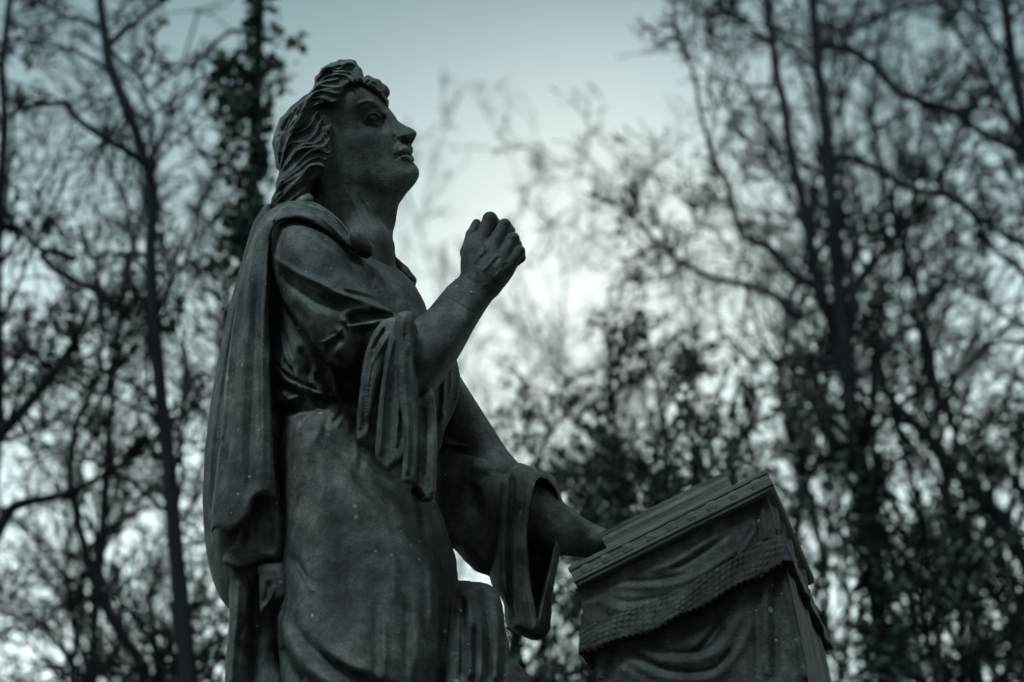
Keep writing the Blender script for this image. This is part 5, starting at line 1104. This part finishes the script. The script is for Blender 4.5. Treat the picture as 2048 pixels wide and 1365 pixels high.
def toph(py, dist): return float(at(1024, py, dist)[2])
for i, (px, d_, py, lean, lab) in enumerate([(130, 12.0, 330, 0.03, 'crooked bare tree between the left edge limbs'), (270, 15.5, 420, -0.02, 'small bare tree farther behind the sinuous trunk'), (390, 12.2, 520, 0.0, 'small bare tree filling the gap beside the cloak'), 
    (1400, 13.0, 400, 0.01, 'slim bare tree left of the forked tree'), (1300, 14.0, 600, -0.01, 'low slim bare tree at the left rim of the thicket'), (1570, 12.4, 60, 0.0, 'bare tree just left of the forked trunk'),
    (1750, 13.0, -60, 0.02, 'bare tree just right of the forked trunk'), (1900, 13.6, -120, -0.01, 'bare tree with dense twigs in the upper right'), (2040, 13.0, -100, 0.0, 'bare tree crossing the right picture edge')]):
    plain_tree(px, d_, toph(py, d_), 0.075, lean, lab, 120 + i, [(30, 0.19, 50, 9, 0.19, 0.12, 0.35, 0.7), (8, 0.5, 46, 7, 0.24, 0.03, 0.15, 0.7), (4, 0.5, 42, 5, 0.24, 0.0, 0.15, 0.75)], rmin=0.0036)

# ivy-clad trunk behind the head
def ivy(root, path, dens, spread, seed, L_=0.05, W_=0.045, mask=None, name='ivy'):
    rng = np.random.RandomState(seed); q = resample(catm3(path), 200); pos = []; 
    cl = rng.rand(60) * 1.0; cw = rng.normal(size=(60, 3)) * spread * 1.0
    n = dens; u = rng.rand(n); 
    if mask is not None: u = u[mask(u)]; n = len(u)
    i = (u * 199).astype(int); c = q[i, :3]; k = rng.randint(0, 60, n); near = np.abs(cl[k] - u) < 0.04
    a = rng.rand(n) * 2 * math.pi; rr = q[i, 3] + np.abs(rng.normal(size=n)) * spread * (0.35 + 0.65 * (np.sin(u * 37 + a * 1.0) * 0.5 + 0.5) ** 2)
    pos = c + np.stack([np.cos(a) * rr, np.sin(a) * rr, rng.normal(size=n) * 0.05], 1) + np.where(near[:, None], cw[k] * 0.5, 0)
    d = np.stack([np.cos(a), np.sin(a), -0.4 + 0 * a], 1) + rng.normal(size=(n, 3)) * 0.6
    V, F = leaves(rng, pos, d, L_, W_); return mesh_obj(name, V, F, IVY, root, smooth=False)
tv = trace([(520, 1365), (515, 1100), (508, 900), (505, 700), (503, 540), (503, 420), (506, 330), (511, 240), (514, 150), (518, 60), (522, -40)], 9.5, 0.036, 0.022, ext=0.8)
r_, _ = make_tree('ivy_clad_tree', 'straight tree trunk thickly clad in ivy, directly behind the head', [tv], [(14, 0.09, 55, 7, 0.16, 0.1, 0.5, 0.3), (5, 0.6, 42, 5, 0.16, 0.05, 0.15, 0.6), (3, 0.6, 42, 5, 0.16, 0.05, 0.15, 0.6)], 31, 'ivy-clad trees', limbs=[trace([(505, 70), (470, 62), (448, 72), (410, 105), (370, 135), (330, 160), (300, 185)], 9.5, 0.012, 0.005, ground=False, dy=0.05), trace([(510, 350), (470, 340), (430, 320), (400, 305), (380, 300)], 9.5, 0.012, 0.006, ground=False)], rmin=0.0036)
ivy(r_, tv, 2300, 0.045, 5, 0.05, 0.048, mask=lambda u: (u > 0.675) & (np.random.RandomState(3).rand(len(u)) < np.clip((u - 0.665) * 14, 0, 1)))
rng = np.random.RandomState(9)
def ivy_cluster(root, spots, seed, L_=0.055):
    rng = np.random.RandomState(seed); pos = []
    for px, py, dist, rad, n in spots: pos.append(at(px, py, dist) + rng.normal(size=(n, 3)) * rad * np.array((1, 1, 1.3)))
    pos = np.concatenate(pos); V, F = leaves(rng, pos, rng.normal(size=pos.shape) + [0, -0.3, -0.4], L_, L_ * 0.9); return mesh_obj('ivy', V, F, IVY, root, smooth=False)
ivy_cluster(r_, [(448, 130, 9.5, 0.03, 30), (430, 160, 9.5, 0.022, 18), (445, 185, 9.5, 0.035, 26), (470, 128, 9.5, 0.03, 26), (594, 84, 9.5, 0.016, 8), (562, 150, 9.5, 0.03, 20), (475, 205, 9.5, 0.04, 40), (460, 240, 9.5, 0.035, 30), (478, 475, 9.4, 0.055, 70), (465, 520, 9.4, 0.045, 36), (492, 440, 9.4, 0.04, 30)], 11)

# right: the forked big tree and its limbs
RT = 10.5
tr0 = trace([(1772, 1365), (1760, 1280), (1753, 1197), (1740, 1070), (1727, 944), (1708, 850), (1698, 785), (1690, 690), (1688, 640), (1684, 600), (1679, 560), (1669, 500), (1661, 410), (1659, 308), (1650, 231), (1638, 154), (1632, 87), (1628, 31), (1622, -60)], RT, 0.046, 0.022, ext=1.2)
tr1 = trace([(1690, 700), (1672, 650), (1650, 615), (1636, 579), (1623, 513), (1613, 436), (1592, 359), (1577, 282), (1567, 205), (1554, 154), (1546, 87), (1536, 36), (1530, -50)], RT, 0.030, 0.017, ground=False, ext=1.0)
tr2 = trace([(1690, 690), (1706, 620), (1708, 582), (1735, 540), (1762, 510), (1790, 475), (1815, 440), (1835, 410)], RT, 0.032, 0.012, ground=False, dy=0.05)
tr3 = trace([(1661, 330), (1679, 312), (1710, 320), (1741, 333), (1780, 355), (1818, 374), (1855, 385), (1890, 390), (1930, 415), (1972, 446), (2010, 470), (2048, 492), (2100, 520)], RT, 0.018, 0.014, ground=False)
tr4 = trace([(1640, 90), (1680, 96), (1715, 108), (1745, 130), (1767, 154), (1792, 178), (1818, 195), (1860, 208), (1900, 220), (1935, 245), (1972, 272), (2010, 290), (2060, 315)], RT, 0.02, 0.016, ground=False)
tr5 = trace([(1650, 600), (1633, 574), (1605, 560), (1577, 543), (1551, 505), (1520, 486), (1495, 482), (1479, 461), (1468, 420), (1459, 385), (1446, 350), (1433, 328), (1420, 292), (1408, 256), (1398, 210), (1392, 169), (1380, 130), (1372, 103), (1346, 51)], RT, 0.026, 0.006, ground=False, dy=0.01)
tr6 = trace([(1546, 90), (1520, 70), (1495, 50), (1465, 35), (1440, 12), (1415, -10)], RT, 0.012, 0.006, ground=False)
tr7 = trace([(1600, 640), (1560, 600), (1520, 580), (1470, 565), (1420, 555), (1370, 530), (1330, 500), (1290, 460), (1250, 425), (1210, 400), (1188, 388)], RT, 0.02, 0.006, ground=False, dy=0.02)
LVR = [(34, 0.15, 48, 9, 0.18, 0.18, 0.40, 0.42), (7, 0.5, 44, 7, 0.22, 0.06, 0.15, 0.65), (4, 0.55, 42, 5, 0.24, 0.0, 0.15, 0.75)]
r2_, _ = make_tree('bare_tree', 'tall dark forked tree rising behind the lectern, right of centre', [tr0], LVR, 41, GB, limbs=[tr1, tr2, tr3, tr4, tr5, tr6, tr7], rmin=0.0038)
ivy(r2_, tr0, 4200, 0.06, 8, 0.05, 0.045, mask=lambda u: (u > 0.3) & (u < 0.62))
# right: second big tree beyond the picture edge leaning in
tq = trace([(2110, 1365), (2080, 1200), (2030, 1080), (1985, 1010), (1943, 975), (1905, 944), (1870, 890), (1835, 850), (1800, 820), (1765, 780), (1740, 740)], 11.5, 0.050, 0.02)
tq2 = trace([(2120, 1365), (2118, 1100), (2105, 800), (2096, 560), (2085, 400), (2062, 300), (2040, 200), (2020, 100), (2010, 0), (2000, -80)], 11.8, 0.06, 0.025)
q1 = trace([(2096, 600), (2060, 560), (2030, 530), (1990, 500), (1950, 440), (1920, 400), (1890, 385), (1850, 340)], 11.8, 0.022, 0.01, ground=False)
q2 = trace([(2062, 330), (2030, 260), (2000, 200), (1960, 130), (1930, 90), (1900, 40), (1880, -10)], 11.8, 0.02, 0.01, ground=False)
q3 = trace([(2050, 280), (2010, 230), (1960, 215), (1915, 225), (1870, 230)], 11.8, 0.017, 0.008, ground=False)
make_tree('bare_tree', 'leaning dark tree bending left across the lower right', [tq], [(26, 0.24, 50, 9, 0.14, 0.15, 0.35, 0.4), (8, 0.5, 40, 7, 0.17, 0.05, 0.15, 0.6), (6, 0.5, 40, 5, 0.2, 0.0, 0.15, 0.7)], 44, GB, rmin=0.0038)
make_tree('bare_tree', 'large dark tree at the right picture edge with drooping limbs', [tq2], [(34, 0.17, 52, 9, 0.18, 0.12, 0.35, 0.4), (9, 0.5, 42, 7, 0.22, 0.04, 0.15, 0.7), (5, 0.5, 40, 5, 0.24, 0.0, 0.15, 0.7)], 45, GB, limbs=[q1, q2, q3], rmin=0.0038)
plain_tree(1500, 14.0, 9.4, 0.08, 0.02, 'bare tree of upright twigs left of the tall forked tree', 51, LVL)
plain_tree(1830, 14.5, 12.5, 0.10, 0.0, 'dense bare tree between the forked tree and the right edge', 52, LVT)
plain_tree(1990, 16.5, 14.5, 0.12, -0.02, 'tall dense bare tree far behind at the upper right', 53, LVT)
# distant pale trees in the gap
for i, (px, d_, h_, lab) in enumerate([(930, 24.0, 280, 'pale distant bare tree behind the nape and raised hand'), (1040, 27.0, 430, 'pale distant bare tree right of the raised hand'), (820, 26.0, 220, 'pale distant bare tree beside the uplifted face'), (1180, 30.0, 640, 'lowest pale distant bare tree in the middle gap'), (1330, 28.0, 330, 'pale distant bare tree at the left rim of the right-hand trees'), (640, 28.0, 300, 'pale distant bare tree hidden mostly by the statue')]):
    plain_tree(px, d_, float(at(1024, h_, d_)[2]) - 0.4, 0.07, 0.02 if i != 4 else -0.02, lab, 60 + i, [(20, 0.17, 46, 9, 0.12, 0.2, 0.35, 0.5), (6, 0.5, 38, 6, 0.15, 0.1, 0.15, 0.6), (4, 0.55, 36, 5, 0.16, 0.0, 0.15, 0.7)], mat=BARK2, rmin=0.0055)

# evergreen holly trees, lower right and lower left
def holly(px, dist, h, width, seed, label, dens=1.0, base_h=0.15, L_=0.052, cone=1.0):
    rng = np.random.RandomState(seed); g = at(px, 1365, dist); x0 = g[0]
    pts = [(x0 + 0.02 * h * math.sin(i * 1.1 + seed), dist + 0.02 * h * math.cos(i * 1.7 + seed), h * i / 8, 0.045 * (1 - 0.85 * i / 8)) for i in range(9)]
    root = empty('holly_tree', (x0, dist, 0)); tag(root, label, 'tree', 'evergreen trees behind the lectern')
    Tp = resample(catm3(pts), 24)[None]; V, F = tubes(Tp[:, :, :3], Tp[:, :, 3], 8); mesh_obj('trunk', V, F, BARK, root)
    n1 = 38; Vs, Fs, off, tips = [], [], 0, []
    t = base_h + (1 - base_h) * rng.rand(n1) ** 0.9; o = np.stack([np.interp(t, np.linspace(0, 1, 24), Tp[0, :, k]) for k in range(3)], 1)
    az_ = rng.rand(n1) * 2 * math.pi; ln = width * (1.05 - t) ** (0.75 * cone) * (0.7 + 0.6 * rng.rand(n1)) + 0.12
    d = np.stack([np.cos(az_), np.sin(az_), 0.5 + 0.5 * t], 1); d /= np.linalg.norm(d, axis=1, keepdims=True); out = [o]; dd = d
    for k in range(7):
        dd = dd + rng.normal(size=dd.shape) * 0.10; dd[:, 2] += 0.07; dd /= np.linalg.norm(dd, axis=1, keepdims=True); out.append(out[-1] + dd * (ln / 7)[:, None])
    B1 = np.stack(out, 1); R1 = np.repeat((0.012 * np.linspace(1, 0.3, 8))[None], n1, 0)
    B2, R2 = spawn(rng, B1, R1, 8, 0.42, 42, 6, 0.12, 0.12, 0.2, 0.6, lmin=0.16); R2 = np.maximum(R2, 0.002)
    B3, R3 = spawn(rng, B2, R2, 3, 0.55, 42, 4, 0.12, 0.1, 0.2, 0.8, lmin=0.10); R3 = np.maximum(R3, 0.0018)
    for Pb, Rb, s_ in ((B1, R1, 4), (B2, R2, 3), (B3, R3, 3)):
        V, F = tubes(Pb, Rb, s_); Vs.append(V); Fs.append(F + off); off += len(V)
    mesh_obj('branches', np.concatenate(Vs), np.concatenate(Fs), BARK, root)
    ld = np.stack([np.full(24, x0), Tp[0, :, 1], Tp[0, :, 2]], 1)[None][:, 12:]
    V, F = leaf_crown(rng, [(B2, R2), (B3, R3)], 1.5 * dens, 0.014, L_, L_ * 0.5)
    V2, F2 = leaf_crown(rng, [(Tp[:, 14:, :3], Tp[:, 14:, 3])], 70 * dens, 0.05, L_, L_ * 0.5)
    mesh_obj('crown', np.concatenate([V, V2]), np.concatenate([F, F2 + len(V)]), LEAF, root, smooth=False)
    return root
def top_h(py, dist):
    return float(at(1024, py, dist)[2]) - 0.38
for i, (px, d_, py, w, den, lab) in enumerate([
    (1060, 10.5, 690, 0.75, 0.8, 'narrow evergreen spire right of the raised forearm'),
    (1192, 10.8, 705, 0.7, 0.8, 'narrow evergreen spire above the far sleeve'),
    (985, 11.5, 780, 0.7, 0.75, 'low evergreen tree half hidden by the far sleeve'),
    (1255, 9.8, 610, 0.9, 0.85, 'evergreen with a pointed tip left of the lectern top'),
    (1385, 10.2, 640, 1.0, 0.9, 'broad evergreen directly above the open book'),
    (1520, 9.6, 620, 1.0, 0.9, 'broad evergreen above the high corner of the lectern'),
    (1640, 11.2, 600, 0.9, 0.8, 'evergreen wrapped round the foot of the forked tree'),
    (1130, 12.5, 840, 1.0, 0.8, 'low broad evergreen between the two spires'),
    (1800, 10.8, 880, 1.0, 0.8, 'low evergreen right of the lectern'),
    (1930, 9.6, 960, 1.0, 0.85, 'evergreen filling the lower right corner'),
    (2050, 10.6, 800, 1.1, 0.85, 'evergreen at the right picture edge'),
    (1080, 9.2, 1150, 0.8, 0.8, 'evergreen low in the gap between sleeve and lectern'),
    (1320, 9.2, 760, 0.9, 0.9, 'evergreen directly above the sleeve opening and book'),
    (1455, 10.9, 690, 1.0, 0.9, 'evergreen standing behind the book and lectern'), (1190, 9.5, 900, 0.8, 0.9, 'evergreen over the far forearm'), (1860, 9.2, 1060, 0.9, 0.8, 'near evergreen low on the right'), 
    (400, 9.6, 1120, 0.5, 0.7, 'small evergreen left of the cloak hem'),
    (300, 11.0, 1230, 0.9, 0.7, 'low evergreen at the lower left')]):
    holly(px, d_, top_h(py, d_), w, 80 + i, lab, den, base_h=0.25)

# unseen yews added round the camera to shade the statue from side and below
def yew(x, y, h, w, seed, label):
    rng = np.random.RandomState(seed); root = empty('added_shade_yew', (x, y, 0)); tag(root, label, 'tree', 'unseen yews added to shade the statue')
    pts = [(x + 0.1 * math.sin(i * 1.3 + seed), y + 0.1 * math.cos(i * 1.9 + seed), h * i / 8, 0.28 * (1 - 0.9 * i / 8)) for i in range(9)]
    Tp = resample(catm3(pts), 24)[None]; V, F = tubes(Tp[:, :, :3], Tp[:, :, 3], 9); mesh_obj('trunk', V, F, BARK, root)
    n = 7000; t = rng.rand(n) ** 0.8; a = rng.rand(n) * 2 * math.pi; lump = 0.8 + 0.2 * np.sin(a * 5 + seed) * np.sin(t * 23 + a * 2); r = w * np.sin(np.clip(t * 0.93 + 0.07, 0, 1) * math.pi) ** 0.6 * lump * (0.45 + 0.55 * rng.rand(n) ** 0.4)
    pos = np.stack([x + np.cos(a) * r, y + np.sin(a) * r, 0.6 + t * (h - 0.6)], 1); d = np.stack([np.cos(a), np.sin(a), 0.3 + 0 * a], 1) + rng.normal(size=(n, 3)) * 0.5
    V, F = leaves(rng, pos, d, 0.42, 0.24); mesh_obj('crown', V, F, LEAF, root, smooth=False)
for i, (x, y, h, w, lab) in enumerate([(-9, -6, 13, 3.2, 'unseen yew added for shade behind the camera, to the left'), (-3, -8.5, 12, 3.4, 'unseen yew added for shade behind the camera, slightly left'), (3.2, -8, 12.5, 3.4, 'unseen yew added for shade straight behind the camera'), (9, -5, 13, 3.4, 'unseen yew added for shade behind the camera, to the right'),
    (-12.5, 1.0, 12, 3.2, 'unseen yew added for shade on the left flank'), (11.5, 1.5, 13, 3.4, 'unseen yew added for shade on the right flank'), (12.5, 8.0, 12, 3.0, 'unseen yew added for shade on the right beyond the statue'), (-12.5, 8.0, 11, 2.6, 'unseen yew added for shade on the left beyond the statue')]):
    yew(x, y, h, w, 200 + i, lab)
for i, (px, d_, h_, lab) in enumerate([(-260, 12.0, 9.0, 'bare tree just beyond the left picture edge'), (-620, 13.5, 10.0, 'bare tree well beyond the left picture edge'), (-1050, 12.5, 9.5, 'bare tree farthest out on the left'), (2280, 12.5, 10.0, 'bare tree just beyond the right picture edge'), (2640, 13.5, 10.5, 'bare tree well beyond the right picture edge'), (3060, 12.5, 9.5, 'bare tree farthest out on the right')]):
    plain_tree(px, d_, h_, 0.09, 0.02, lab, 160 + i, [(30, 0.2, 50, 9, 0.19, 0.12, 0.3, 0.7), (7, 0.5, 46, 7, 0.24, 0.03, 0.15, 0.7), (4, 0.5, 42, 5, 0.24, 0.0, 0.15, 0.75)], rmin=0.0036)
